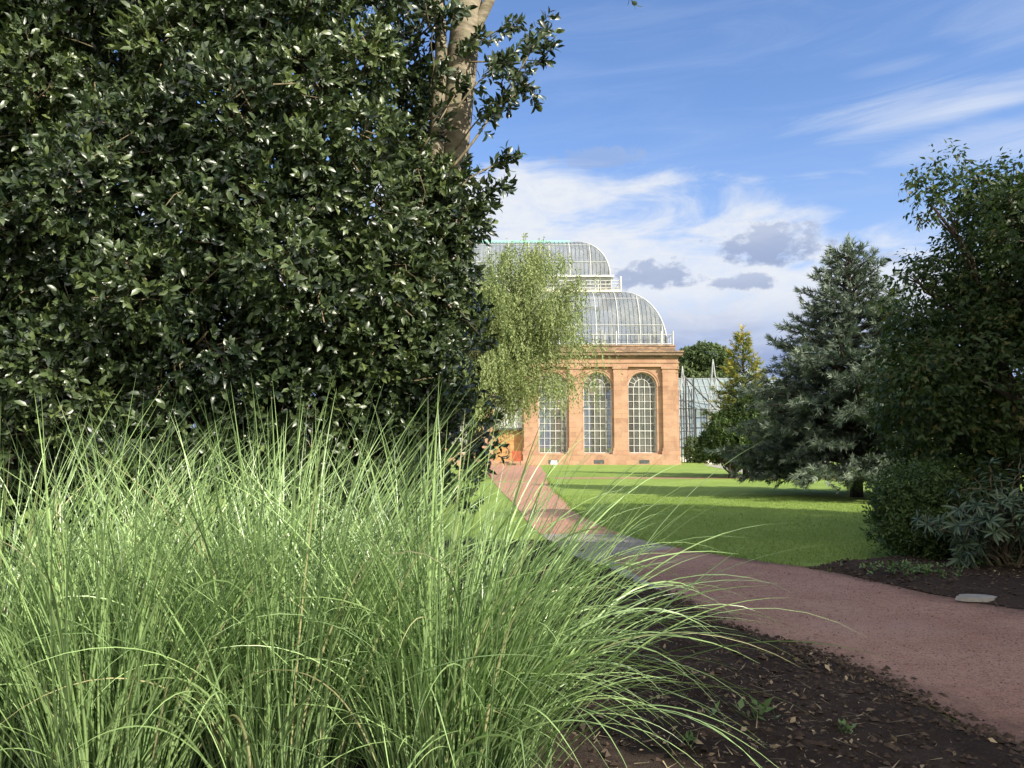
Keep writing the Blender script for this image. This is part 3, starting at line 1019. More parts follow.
def ringbox(mb, out, z0, z1, inner=0.3):
    """a moulding that runs round the whole building"""
    x0, x1, y0, y1 = BX - HW - out, BX + HW + out, BY - out, BY + 2 * HD + out
    t = out + inner
    V = []
    for z in (z0, z1):
        V += [(x0, y0, z), (x1, y0, z), (x1, y1, z), (x0, y1, z), (x0 + t, y0 + t, z), (x1 - t, y0 + t, z), (x1 - t, y1 - t, z), (x0 + t, y1 - t, z)]
    Q = []
    for i in range(4):
        j = (i + 1) % 4
        Q += [(i, j, 8 + j, 8 + i), (4 + j, 4 + i, 12 + i, 12 + j), (8 + i, 8 + j, 12 + j, 12 + i), (j, i, 4 + i, 4 + j)]
    mb.add(V, [np.array(Q)])


# plinth: stepped base, broken for the doorway
mb = MB()
for s in (-1, 1):
    u0, u1 = (-HW - 0.3, -WHW - 0.05) if s < 0 else (WHW + 0.05, HW + 0.3)
    tbox(mb, u0, u1, -0.62, -0.006, 0, 0.36)
    tbox(mb, u0 + (0 if s > 0 else 0.04), u1 - (0.04 if s > 0 else 0), -0.54, -0.007, 0.36, Z_PL - 0.04)
tbox(mb, HW + 0.003, HW + 0.3, -0.006, 2 * HD + 0.3, 0, 0.36)
tbox(mb, HW + 0.004, HW + 0.26, -0.006, 2 * HD + 0.26, 0.36, Z_PL - 0.04)
tbox(mb, -HW - 0.3, -HW - 0.003, -0.006, 2 * HD + 0.3, 0, 0.36)
tbox(mb, -HW - 0.26, -HW - 0.004, -0.006, 2 * HD + 0.26, 0.36, Z_PL - 0.04)
mb.build('plinth', M['stone'], ph)
mb = MB()
ringbox(mb, 0.28, Z_ARC0, Z_ARC0 + 0.34)
ringbox(mb, 0.34, Z_ARC0 + 0.34, Z_ARC0 + 0.46)
ringbox(mb, 0.25, Z_ARC0 + 0.46, Z_COR0)
mb.build('frieze', M['stone'], ph)
mb = MB()
ringbox(mb, 0.34, Z_COR0, Z_COR0 + 0.14)
ringbox(mb, 0.44, Z_COR0 + 0.14, Z_COR0 + 0.24)
ringbox(mb, 0.62, Z_COR0 + 0.24, Z_COR0 + 0.50)
ringbox(mb, 0.70, Z_COR0 + 0.50, Z_COR1)
mb.build('cornice', M['weathered'], ph)
mb = MB()
ringbox(mb, 0.05, Z_COR1, Z_PAR - 0.12, 0.5)
ringbox(mb, 0.11, Z_PAR - 0.12, Z_PAR, 0.6)
mb.build('parapet', M['weathered'], ph)
for c in cs[4:]:
    mb = MB()
    tbox(mb, c - 0.45, c + 0.45, -0.644, -0.621, 0.42 - 0.3, 0.42 + 0.02)
    mb.build('vent_grille', M['dark_steel'], ph)

# curved glass roofs: rings of a hipped dome
def roof_ring(ins, z):
    return (BX - HW + ins, BX + HW - ins, BY + ins, BY + 2 * HD - ins, z)


def dome(ins0, z0, ins1, z1, name, sp, rib_sp, power=1.0):
    N = 14
    th = np.linspace(0, pi / 2, N)
    I = ins0 + (ins1 - ins0) * (1 - np.cos(th))
    Z = z0 + (z1 - z0) * np.sin(th)
    gl = MB()
    V = []
    for ins, z in zip(I, Z):
        x0, x1, y0, y1, _ = roof_ring(ins, z)
        V += [(x0, y0, z), (x1, y0, z), (x1, y1, z), (x0, y1, z)]
    Q = [(i * 4 + j, i * 4 + (j + 1) % 4, (i + 1) * 4 + (j + 1) % 4, (i + 1) * 4 + j) for i in range(N - 1) for j in range(4)]
    gl.add(V, [np.array(Q)])
    roof = gl.build(name, M['roof_glass'], ph)
    bars, ribs = MB(), MB()

    def meridian(mb, side, u, r):
        pts = []
        for ins, z in zip(I, Z):
            x0, x1, y0, y1, _ = roof_ring(ins, z)
            if side == 0:
                if not (x0 <= u <= x1): break
                pts.append((u, y0 - 0.02, z + 0.02))
            elif side == 1:
                if not (y0 <= u <= y1): break
                pts.append((x1 + 0.02, u, z + 0.02))
            elif side == 2:
                if not (x0 <= u <= x1): break
                pts.append((u, y1 + 0.02, z + 0.02))
            else:
                if not (y0 <= u <= y1): break
                pts.append((x0 - 0.02, u, z + 0.02))
        if len(pts) > 1:
            mb.tube(pts, r, 4)
    for side in range(4):
        lo, hi = (BX - HW + ins0, BX + HW - ins0) if side in (0, 2) else (BY + ins0, BY + 2 * HD - ins0)
        for u in np.arange(lo + 0.05, hi, sp):
            meridian(bars, side, u, 0.030)
        for u in np.arange((lo + hi) / 2 % rib_sp + math.floor(lo / rib_sp) * rib_sp, hi, rib_sp):
            if u > lo:
                meridian(ribs, side, u, 0.046)
    for (sx, sy) in ((0, 2), (1, 2), (1, 3), (0, 3)):
        ribs.tube([(roof_ring(i_, z_)[sx], roof_ring(i_, z_)[sy], z_) for i_, z_ in zip(I, Z)], 0.065, 5)
    for f in (0.0, 0.22, 0.62):
        k = f * (pi / 2)
        ins = ins0 + (ins1 - ins0) * (1 - cos(k)); z = z0 + (z1 - z0) * sin(k)
        x0, x1, y0, y1, _ = roof_ring(ins - 0.03, z)
        c4 = [(x0, y0, z), (x1, y0, z), (x1, y1, z), (x0, y1, z)]
        for i in range(4):
            ribs.bar(c4[i], c4[(i + 1) % 4], 0.038 if f else 0.09)
    bars.build('glazing_bar', M['bar_grey'], roof)
    ribs.build('roof_rib', M['rib_paint'], roof)
    return roof


IN0 = 0.55
zz0 = Z_PAR
IN1 = 4.75
z_lo = Zy(293.0, BY + IN1)
dome(IN0, zz0, IN1, z_lo, 'lower_roof', 0.40, 2.04)
# gallery round the clerestory
IN2 = IN1 + 0.35
gal = MB()
x0, x1, y0, y1, _ = roof_ring(IN1 - 0.55, 0)
X0, X1, Y0, Y1, _ = roof_ring(IN2 + 0.2, 0)
gal.add([(x0, y0, z_lo), (x1, y0, z_lo), (x1, y1, z_lo), (x0, y1, z_lo), (X0, Y0, z_lo), (X1, Y0, z_lo), (X1, Y1, z_lo), (X0, Y1, z_lo),
         (x0, y0, z_lo + .22), (x1, y0, z_lo + .22), (x1, y1, z_lo + .22), (x0, y1, z_lo + .22), (X0, Y0, z_lo + .22), (X1, Y0, z_lo + .22), (X1, Y1, z_lo + .22), (X0, Y1, z_lo + .22)],
        [np.array(sum([[(i, (i + 1) % 4, 8 + (i + 1) % 4, 8 + i), ((i + 1) % 4, i, 4 + i, 4 + (i + 1) % 4), (8 + i, 8 + (i + 1) % 4, 12 + (i + 1) % 4, 12 + i)] for i in range(4)], []))])
gallery = gal.build('gallery', M['cream'], ph)
rl = MB()
c4 = [(x0 + .06, y0 + .06), (x1 - .06, y0 + .06), (x1 - .06, y1 - .06), (x0 + .06, y1 - .06)]
for zz, r in ((0.45, 0.03), (0.80, 0.03), (1.12, 0.045)):
    for i in range(4):
        rl.bar((*c4[i], z_lo + zz), (*c4[(i + 1) % 4], z_lo + zz), r)
for i in range(4):
    a_, b_ = np.array(c4[i]), np.array(c4[(i + 1) % 4])
    m_ = max(2, int(np.linalg.norm(b_ - a_) / 2.04))
    for k in range(m_):
        p = a_ + (b_ - a_) * k / m_
        big = k == 0
        rl.bar((*p, z_lo + .2), (*p, z_lo + (1.55 if big else 1.2)), 0.10 if big else 0.05, 6)
rl.build('railing', M['rib_paint'], gallery)
# clerestory
z_c1 = Zy(277.5, BY + IN2)
cg = MB()
x0, x1, y0, y1, _ = roof_ring(IN2, 0)
c4 = [(x0, y0), (x1, y0), (x1, y1), (x0, y1)]
for i in range(4):
    a_, b_ = c4[i], c4[(i + 1) % 4]
    cg.add([(*a_, z_lo), (*b_, z_lo), (*b_, z_c1), (*a_, z_c1)], [np.array([(0, 1, 2, 3)])])
cler = cg.build('clerestory', M['pane'], ph)
fr = MB()
for i in range(4):
    a_, b_ = np.array(c4[i]), np.array(c4[(i + 1) % 4])
    L = np.linalg.norm(b_ - a_)
    nn = int(L / 0.51)
    for k in range(nn + 1):
        p = a_ + (b_ - a_) * k / nn
        fr.bar((*p, z_lo), (*p, z_c1), 0.075 if k % 4 == 0 else 0.032)
    for zz in (z_lo + 0.55, (z_lo + z_c1) / 2 + .1, z_c1 - 0.12):
        fr.bar((*a_, zz), (*b_, zz), 0.04 if zz < z_c1 - .2 else 0.09)
fr.build('clerestory_frame', M['rib_paint'], cler)
gt = MB()
x0, x1, y0, y1, _ = roof_ring(IN2 - 0.28, 0)
gt.box(x0, x1, y0, y0 + 0.5, z_c1, z_c1 + 0.2); gt.box(x0, x1, y1 - 0.5, y1, z_c1, z_c1 + 0.2)
gt.box(x0, x0 + 0.5, y0 + .5, y1 - .5, z_c1, z_c1 + 0.2); gt.box(x1 - 0.5, x1, y0 + .5, y1 - .5, z_c1, z_c1 + 0.2)
gt.build('roof_gutter', M['rib_paint'], ph)
z_r = Zy(243.5, BY + HD - 0.3)
dome(IN2 + 0.05, z_c1 + 0.15, HD - 0.35, z_r, 'upper_roof', 0.40, 2.04)
rg = MB()
x0, x1, y0, y1, _ = roof_ring(HD - 0.5, 0)
rg.box(x0, x1, y0, y1, z_r - 0.03, z_r + 0.20)
rg.box(x0 + .1, x1 - .1, y0 + .25, y1 - .25, z_r + 0.20, z_r + 0.34)
rg.build('ridge_cap', M['green_copper'], ph)
# thin white safety rail standing on the parapet
pr = MB()
x0, x1, y0, y1, _ = roof_ring(0.12, 0)
c4 = [(x0, y0), (x1, y0), (x1, y1), (x0, y1)]
for i in range(4):
    a_, b_ = np.array(c4[i]), np.array(c4[(i + 1) % 4])
    for zz, r in ((Z_PAR + 0.10, 0.05), (Z_PAR + 0.98, 0.035)):
        pr.bar((*a_, zz), (*b_, zz), r)
    m_ = int(np.linalg.norm(b_ - a_) / 1.02)
    for k in range(m_):
        p = a_ + (b_ - a_) * k / m_
        pr.bar((*p, Z_PAR), (*p, Z_PAR + (1.3 if k % 4 == 0 else 1.0)), 0.085 if k % 4 == 0 else 0.035)
pr.build('parapet_railing', M['rib_paint'], ph)
# doorway in the middle bay
c = cs[3]
mb = MB(); tbox(mb, c - WHW + .01, c + WHW - .01, 0.18, 0.30, Zy(428), Zy(406))
for k in range(8):
    u = c - WHW + .1 + k * 0.33
    tbox(mb, u, u + 0.16, 0.14, 0.179, Zy(428) + .05, Zy(406) - .05)
mb.build('overdoor_panel', M['grey_panel'], ph)
mb = MB(); tbox(mb, c - WHW, c + WHW, 0.06, 0.40, Zy(430), Zy(428) - .003); mb.build('lintel', M['dark_steel'], ph)
for s in (-1, 1):
    mb = MB()
    u0, u1 = (c - WHW + .02, c - 0.015) if s < 0 else (c + 0.015, c + WHW - .02)
    tbox(mb, u0, u1, 0.48, 0.53, 0.06, Zy(430) - .005)
    for (za, zb) in ((0.25, 1.0), (1.15, 2.0), (2.15, 2.85)):
        tbox(mb, u0 + .14, u1 - .14, 0.45, 0.479, za, zb)
    d = mb.build('door', M['wood'], ph)
    mb = MB(); tbox(mb, c + s * 0.12 - .02, c + s * 0.12 + .02, 0.38, 0.449, 1.0, 1.3); mb.build('handle', M['dark_steel'], d)
mb = MB()
tbox(mb, c - 2.2, c + 2.2, -2.0, -0.65, 0.0, 0.16); tbox(mb, c - 1.9, c + 1.9, -1.5, -0.64, 0.16, 0.30); tbox(mb, c - WHW - .04, c + WHW + .04, -1.1, 0.5, 0.30, 0.055 + 0.30)
mb.build('door_step', M['stone'], ph)
# floor and inner iron columns
mb = MB(); mb.box(BX - HW + .6, BX + HW - .6, BY + .7, BY + 2 * HD - .6, 0.0, 0.05); mb.build('interior_floor', M['floor_dark'], ph)
for i in range(8):
    for Yc in (BY + 5.0, BY + 2 * HD - 5.0):
        x = BX - 14.3 + i * BAY
        mb = MB()
        mb.tube([(x, Yc, 0.05), (x, Yc, 0.6), (x, Yc, 0.62), (x, Yc, Z_PAR + 3.4)], [0.26, 0.26, 0.17, 0.15], 10)
        mb.build('column', M['cream'], ph)

for i in range(7):
    for off in (.15, .95):
        x = BX + cs[i] + off
        mb = MB()
        mb.tube([(x, BY + 2.3, 0.05), (x, BY + 2.3, 0.6), (x, BY + 2.3, 0.62), (x, BY + 2.3, Z_PAR + 1.5)], [0.24, 0.24, 0.20, 0.16], 10)
        mb.build('column', M['cream'], ph)

# notice board by the door and a plant label on the lawn
nb = thing('notice_board', 'small red notice board beside the palm house doorway', 'notice board', (BX + c + 0.75, BY - 2.4, 0))
mb = MB(); mb.box(BX + c + .35, BX + c + 1.15, BY - 2.44, BY - 2.38, 0.35, 1.25); mb.build('board', M['red_paint'], nb)
for s in (.42, 1.08):
    mb = MB(); mb.box(BX + c + s - .03, BX + c + s + .03, BY - 2.376, BY - 2.33, 0, 1.2); mb.build('leg', M['dark_steel'], nb)
p = gnd(554, 467)
pl = thing('plant_label', 'small white plant label standing on the lawn before the palm house', 'plant label', p)
mb = MB(); mb.box(p[0] - .26, p[0] + .26, p[1] - .02, p[1] + .02, 0.20, 0.52); mb.build('plate', M['white_paint'], pl)
mb = MB(); mb.box(p[0] - .03, p[0] + .03, p[1] + .021, p[1] + .06, 0, 0.45); mb.build('stake', M['steel'], pl)

# palms and ferns inside, seen through the glass
for i, (px, h, lab) in enumerate(((600, 7.6, 'tall palm with fronds under the arch top inside the third window from the right'),
                                   (556, 5.6, 'leafy palm standing inside the window right of the doorway'),
                                   (645, 4.2, 'short palm standing inside the rightmost arched window'))):
    if i == 0: lab = 'tall palm with fronds filling the arch top of the second window from the corner'
    x = at(px, 447, BY + 3.2)[0]
    t_ = thing('palm_plant', lab, 'palm', (x, BY + 3.2, 0.05), 'palms inside the palm house')
    mb = MB(); mb.tube(curve((x, BY + 3.2, 0.05), (x + .1, BY + 3.3, h * .8), 0, 6, .01), np.linspace(.16, .1, 6), 8); mb.build('trunk', M['twig'], t_)
    mb = MB()
    for k in range(22):
        a = rng.random() * 6.28; e = rng.uniform(0.1, 1.2)
        L = rng.uniform(1.3, 1.9)
        s = np.linspace(0, 1, 22)
        pts = np.stack([x + cos(a) * L * s * np.cos(e * (1 - s * .4)), BY + 3.3 + sin(a) * L * s * .8, h * .8 + L * (np.sin(e) * s - 0.9 * s ** 2 * .8)], 1)
        dd = norm(np.gradient(pts, axis=0))
        sd_ = norm(np.cross(dd, [0, 0, 1.0]))
        for sg in (-1, 1):
            put(mb, SLIM, pts[2:], norm(sd_[2:] * sg + dd[2:] * .5 - [0, 0, .3]), norm(np.cross(dd[2:], sd_[2:] * sg)), 0.42 * (1.1 - s[2:]), rng.random(20))
    mb.build('frond', M['palm'], t_)

# ------------------------------------------------------------------ modern glasshouse to the right
GY = 84.0
gx0, gx1 = at(679, 447, GY)[0], at(800, 447, GY)[0]
gz_e, gz_t = at(512, 409, GY)[2], at(512, 379, GY + 4)[2]
gh = thing('glasshouse', 'low modern glasshouse with grey steel lattice supports right of the palm house', 'glasshouse', ((gx0 + gx1) / 2, GY, 0))
mb = MB()
mb.add([(gx0, GY, 0.5), (gx1, GY, 0.5), (gx1, GY, gz_e), (gx0, GY, gz_e)], [np.array([(0, 1, 2, 3)])])
mb.add([(gx0, GY, .5), (gx0, GY, gz_e), (gx0, GY + 4, gz_t), (gx0, GY + 12, gz_t), (gx0, GY + 12, .5)], [np.array([(0, 1, 2, 3, 4)])])
mb.add([(gx1, GY, .5), (gx1, GY, gz_e), (gx1, GY + 4, gz_t), (gx1, GY + 12, gz_t), (gx1, GY + 12, .5)], [np.array([(0, 1, 2, 3, 4)])])
mb.build('glass_wall', M['modern_glass'], gh)
mb = MB()
mb.add([(gx0, GY, gz_e), (gx1, GY, gz_e), (gx1, GY + 4, gz_t), (gx0, GY + 4, gz_t)], [np.array([(0, 1, 2, 3)])])
mb.add([(gx0, GY + 4, gz_t), (gx1, GY + 4, gz_t), (gx1, GY + 12, gz_t), (gx0, GY + 12, gz_t)], [np.array([(0, 1, 2, 3)])])
rf = mb.build('glass_roof', M['modern_glass'], gh)
mb = MB()
for k, x in enumerate(np.arange(gx0, gx1, 0.62)):
    mb.bar((x, GY - .04, gz_e + .03), (x, GY + 3.95, gz_t + .05), 0.035 if k % 3 else 0.06)
for f in (0.0, .25, .5, .75, 1.0):
    mb.bar((gx0, GY - .04 + 4 * f, gz_e + .04 + (gz_t - gz_e) * f), (gx1, GY - .04 + 4 * f, gz_e + .04 + (gz_t - gz_e) * f), 0.05 if f in (0., 1.) else .03)
mb.build('glazing_bar', M['steel'], rf)
mb = MB()
for k, x in enumerate(np.arange(gx0, gx1, 0.62)):
    mb.bar((x, GY - .05, 0.5), (x, GY - .05, gz_e), 0.03 if k % 3 else 0.07)
for z in (1.5, 2.6, 3.7, 4.8):
    mb.bar((gx0, GY - .06, z), (gx1, GY - .06, z), 0.04)
mb.build('mullion', M['dark_steel'], gh)
mb = MB(); mb.box(gx0 - .1, gx1 + .1, GY - .15, GY + 12, 0, 0.5); mb.build('base_wall', M['render_white'], gh)
for px, top, w in ((684, 366, 0.55), (715, 359, 0.75), (760, 360, 0.75)):
    x = at(px, 447, GY - 1.5)[0]
    zt = at(512, top, GY - 1.5)[2]
    mb = MB()
    for s in (-1, 1):
        for d_ in (-1.9, -1.1):
            mb.bar((x + s * w, GY + d_, 0), (x + s * w * .55, GY + d_ + .1, gz_t * .75), 0.055, 6)
            mb.bar((x + s * w * .55, GY + d_ + .1, gz_t * .75), (x, GY - 1.4, zt), 0.05, 6)
    nst = 9
    for k in range(nst):
        z0_, z1_ = gz_t * .75 * k / nst, gz_t * .75 * (k + 1) / nst
        w0 = w * (1 - .45 * k / nst); w1 = w * (1 - .45 * (k + 1) / nst)
        mb.bar((x - w0, GY - 1.9, z0_), (x + w1, GY - 1.9, z1_), 0.028)
        mb.bar((x + w0, GY - 1.9, z0_), (x - w1, GY - 1.9, z1_), 0.028)
        mb.bar((x - w1, GY - 1.9, z1_), (x + w1, GY - 1.9, z1_), 0.028)
    mb.build('pylon', M['steel'], gh)
    mb = MB()
    mb.bar((x, GY - 1.4, gz_t), (x + 4.3, GY - .3, gz_e - .6), 0.10, 6)
    mb.build('brace', M['dark_steel'], gh)
# dark lattice screen and ivy at the palm house corner
sx0, sx1 = at(679, 447, 80)[0], at(695, 447, 80)[0]
sc_ = thing('lattice_screen', 'dark steel lattice screen between palm house corner and glasshouse', 'screen', ((sx0 + sx1) / 2, 80, 0))
mb = MB()
for x in np.arange(sx0, sx1, 0.28):
    mb.bar((x, 80, 0), (x, 80, at(512, 386, 80)[2] - rng.random() * .6), 0.05)
for z in np.arange(0.8, 6.5, 0.8):
    mb.bar((sx0, 80.02, z), (sx1, 80.02, z), 0.04)
mb.build('bar_grid', M['dark_steel'], sc_)
mb = MB()
for x in (sx0, (sx0 + sx1) / 2, sx1):
    mb.bar((x, 80.1, 0), (x, 80.1, at(512, 378, 80)[2]), 0.09, 6)
mb.build('post', M['dark_steel'], sc_)
px_ = at(692, 447, 78)
bs = thing('corner_bush', 'small dark bush at the foot of the palm house corner', 'bush', (px_[0] + .5, 78, 0))
mb = MB(); crown(mb, [((px_[0] + .3, 78, 1.2), (1.0, .8, 1.3)), ((px_[0] + 1.2, 78, .8), (.9, .8, .9))], 40, OVATE, 0.2, 5, 0.22, zmin=0.05); mb.build('foliage', M['far_leaf'], bs)
lw0, lw1 = at(706, 447, 72)[0], at(830, 447, 72)[0]
lw = MB(); lw.box(lw0, lw1, 72, 72.3, 0, 0.62); lw.box(lw0 - .06, lw1 + .06, 71.93, 72.37, 0.62, 0.74)
tag(lw.build('garden_wall', M['render_white'], origin=((lw0 + lw1) / 2, 72, 0)), 'low pale garden wall in front of the modern glasshouse', 'wall')

# ------------------------------------------------------------------ trees
def broad_tree(name, label, base, blobs, dens, tpl, k, size, lmat, tr, bark, group=None, limbs=8, L=0.3, up=0.3, droop=0.0, cat='tree', zmin=0.2, top=None, **kw):
    base = np.array(base, float)
    t_ = thing(name, label, cat, base, group)
    C = np.array([b[0] for b in blobs])
    tp = np.array(top) if top is not None else np.array([C[:, 0].mean(), C[:, 1].mean(), C[:, 2].max()])
    mb = MB()
    pts = curve(base, tp, 0, 9, 0.012)
    mb.tube(pts, np.linspace(tr, tr * .2, 9), 9, wob=0.04)
    mb.build('trunk', bark, t_, smooth=True)
    mb = MB()
    idx = rng.permutation(len(blobs))[:limbs]
    for i in idx:
        mb = MB()
        s = np.clip((C[i][2] - base[2]) / (tp[2] - base[2]) * 0.7, .15, .9)
        j = s * 8
        st = pts[int(j)]
        e = C[i]
        pp = curve(st, e, 0.06, 7, 0.03)
        mb.tube(pp, np.linspace(tr * .36, tr * .07, 7), 6, wob=.05)
        for q in range(4):
            s0 = pp[rng.integers(2, 6)]
            e2 = e + rand_unit(1)[0] * (np.mean(blobs[i][1]) * .8)
            mb.tube(curve(s0, e2, .05, 5, .03), np.linspace(tr * .12, tr * .03, 5), 5)
        mb.build('limb', bark, t_, smooth=True)
    mb = MB()
    crown(mb, blobs, dens, tpl, L, k, size, up=up, droop=droop, zmin=zmin, **kw)
    mb.build('crown', lmat, t_)
    return t_


# trees outside the picture on the right, whose shade falls over the near path and bed
e_ = np.array([0.643, 0.766]); v_ = np.array([-0.766, 0.643])
for u, v, H, rad in ((5.6, -6.2, 12.0, 2.2), (9.3, -7.0, 10.4, 2.3), (13.2, -6.4, 9.6, 2.3), (17.0, -7.0, 8.0, 2.4), (21.0, -7.2, 7.6, 2.2), (7.8, -8.8, 10.4, 2.0), (11.3, -9.0, 10.6, 2.0)):
    p = e_ * u + v_ * v
    bl = []
    for i in range(16):
        a = rng.random() * 6.28
        h = rng.uniform(0.12, 0.93)
        rr = rad * (0.62 if h < .75 else 0.4)
        q = rng.random() ** .5
        bl.append(((p[0] + cos(a) * rr * q, p[1] + sin(a) * rr * q, h * H), rng.uniform(.8, 1.25)))
    broad_tree('shade_tree', 'dense leafy tree standing beyond the right edge of the picture', (*p, 0), bl, 42, OVATE, 5, 0.20, M['shade_leaf'], .2, M['dark_bark'], 'trees shading the near path', 6, L=.3)

# right hand tree, drooping dark leaves
RY = 12.6
def bpx(px, py, r, Y, dY=0.0, sq=1.0):
    c_ = at(px, py, Y + dY)
    rr = r / F * (Y + dY)
    return (c_, (rr, rr, rr * sq))
rt = [(1002, 228, 40), (1050, 222, 58), (960, 192, 19), (932, 186, 12), (1006, 184, 20), (983, 190, 20), (1000, 265, 55), (1060, 280, 75), (982, 305, 38), (958, 345, 48), (925, 385, 36), (985, 385, 66), (1060, 370, 85),
      (915, 425, 32), (950, 440, 45), (1010, 450, 60), (1080, 450, 60), (925, 345, 26), (905, 395, 22), (1110, 300, 80), (1100, 225, 60), (940, 265, 13), (918, 180, 8), (930, 204, 11), (914, 270, 11), (902, 278, 8), (926, 278, 14), (948, 162, 10), (893, 305, 10), (908, 320, 14), (897, 360, 16)]
bl = [bpx(a, b, r, RY, rng.uniform(-.7, .9)) for a, b, r in rt]
bl += [bpx(a + 20, b, r * 1.05, RY, 1.8) for a, b, r in rt if r > 40]
ctr = at(1010, 447, RY)
broad_tree('dark_tree', 'dark leafy tree with drooping leaves at the right edge', (ctr[0], RY + .3, 0), bl, 60, OVATE, 6, 0.105, M['right_leaf'], .17, M['dark_bark'], None, 14, L=.28, up=-0.05, droop=0.55,
           zmin=0.75, top=at(1010, 195, RY + .3), keep=0.55)

# blue spruce and golden conifer
def conifer(name, label, base, prof, H, nbr, lmat, bark, tr, twig, needle, group=None, ang=0.15, seed=1, npt=12, den=1.0, leaders=2, bare=0.0, green_low=0.0):
    base = np.array(base, float)
    t_ = thing(name, label, 'tree', base, group)
    tk = MB()
    tk.tube(curve(base, base + [0.05, 0, H], 0, 10, .004), np.linspace(tr, .02, 10), 10, wob=.04)
    tk.build('trunk', bark, t_, smooth=True)
    pz, pr_ = np.array(prof).T
    br = MB()
    TP, TD, TT = [], [], []
    lump = rng.random(24) * .45 + .66
    golden = 2.399
    for i in range(nbr):
        z = 0.35 + (H * .97 - .35) * (i + rng.random()) / nbr
        z = 0.35 + (z - .35) ** 1.0
        Rz = np.interp(z, pz, pr_)
        a = i * golden + rng.normal() * .3
        L = Rz * lump[int(a / 6.283 * 8 + z * 2.3) % 24] * rng.uniform(.8, 1.08)
        if L < .12: L = .12
        f = z / H
        up0 = ang + .75 * f ** 2 + rng.normal() * .08
        drp = .16 * (1 - f)
        s = np.linspace(0, 1, 8)
        hx = np.stack([np.cos(a) * L * s, np.sin(a) * L * s, L * (np.tan(min(up0, 1.1)) * s * .6 - drp * s ** 2 + .10 * s ** 4)], 1)
        zb = z - L * (np.tan(min(up0, 1.1)) * .6 - drp + .1) * .5
        P = np.array([base[0], base[1], base[2] + max(zb, .75 if L > 1.2 else .3)]) + hx
        P[1:] += rng.normal(size=(7, 3)) * .02 * L
        P[:, 2] = np.maximum(P[:, 2], .22)
        br.tube(P, np.linspace(.022 + .016 * L, .008, 8), 5)
        dirm = norm(np.gradient(P, axis=0))
        nb_ = max(3, int(L * 7 * den))
        tb = rng.normal() * .12
        for k in range(nb_):
            s_ = .22 + .78 * (k + rng.random()) / nb_
            if s_ < bare: continue
            j = s_ * 7
            j0 = min(int(j), 6)
            p = P[j0] + (P[j0 + 1] - P[j0]) * (j - j0)
            d = dirm[j0]
            side = -1 if k % 2 else 1
            lat = np.array([-np.sin(a) * side, np.cos(a) * side, 0])
            l2 = (.32 * L * (1.12 - s_) + .14) * rng.uniform(.7, 1.2)
            dd = norm((d * .75 + lat * .8 + np.array([0, 0, rng.normal() * .22 + .02]))[None])[0]
            m = max(2, int(l2 / (twig * .42)))
            q = (np.arange(m) + .4) / m
            TP.append(p + dd * (l2 * q)[:, None] - np.array([0, 0, 1]) * (l2 * .18 * q ** 2)[:, None])
            TD.append(dd + rng.normal(size=(m, 3)) * .38 + lat * rng.choice([-.5, .5], (m, 1)))
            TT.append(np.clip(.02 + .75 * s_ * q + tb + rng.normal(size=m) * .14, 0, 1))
        TP.append(P[-1:]); TD.append(dirm[-1:]); TT.append([.85])
    for k in range(leaders):
        b0 = base + [rng.normal() * .12 * (k > 0), rng.normal() * .12 * (k > 0), H * (.93 if k else .95)]
        q = np.linspace(0, 1, 7)
        lean = np.array([rng.normal() * .22, rng.normal() * .2, 1]) if k else np.array([0, 0, 1.0])
        TP.append(b0 + q[:, None] * lean * H * .07); TD.append(np.tile(lean, (7, 1)) + rng.normal(size=(7, 3)) * .5); TT.append(np.full(7, .8))
    br.build('branch', bark, t_, smooth=True)
    P, D, Tn = np.concatenate(TP), norm(np.concatenate(TD)), np.concatenate(TT)
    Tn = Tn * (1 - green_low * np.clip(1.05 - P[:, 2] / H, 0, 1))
    mb = MB()
    A, B = basis(D)
    for i in range(npt):
        f = (i + .5) / npt
        phi = i * golden + rng.random(len(P)) * 6.28
        s = rng.uniform(.55, 1.0, len(P)) * (1.05 - .45 * f)
        X = norm(np.cos(s)[:, None] * D + np.sin(s)[:, None] * (np.cos(phi)[:, None] * A + np.sin(phi)[:, None] * B))
        N = norm(np.cross(X, D))
        put(mb, NEEDLE, P + D * (twig * f * .85), X, N, needle * rng.uniform(.75, 1.3, len(P)), Tn + rng.normal(size=len(P)) * .07)
    mb.build('crown', lmat, t_)
    return t_


SY = 25.0
sb = gnd(857, 497)
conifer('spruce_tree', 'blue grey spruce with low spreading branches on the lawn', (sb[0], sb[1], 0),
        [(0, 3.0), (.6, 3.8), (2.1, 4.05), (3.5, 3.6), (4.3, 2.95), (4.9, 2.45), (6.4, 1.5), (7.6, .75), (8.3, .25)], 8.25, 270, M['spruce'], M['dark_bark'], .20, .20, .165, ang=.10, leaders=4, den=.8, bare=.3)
gb = at(745, 447, 43)
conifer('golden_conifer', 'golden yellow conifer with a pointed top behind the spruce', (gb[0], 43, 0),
        [(0, 2.6), (1, 2.7), (2.5, 2.35), (4, 1.8), (5.6, 1.15), (7, .5), (8.1, .15)], 8.1, 130, M['golden'], M['dark_bark'], .16, .26, .20, ang=.22, leaders=1, green_low=.95)

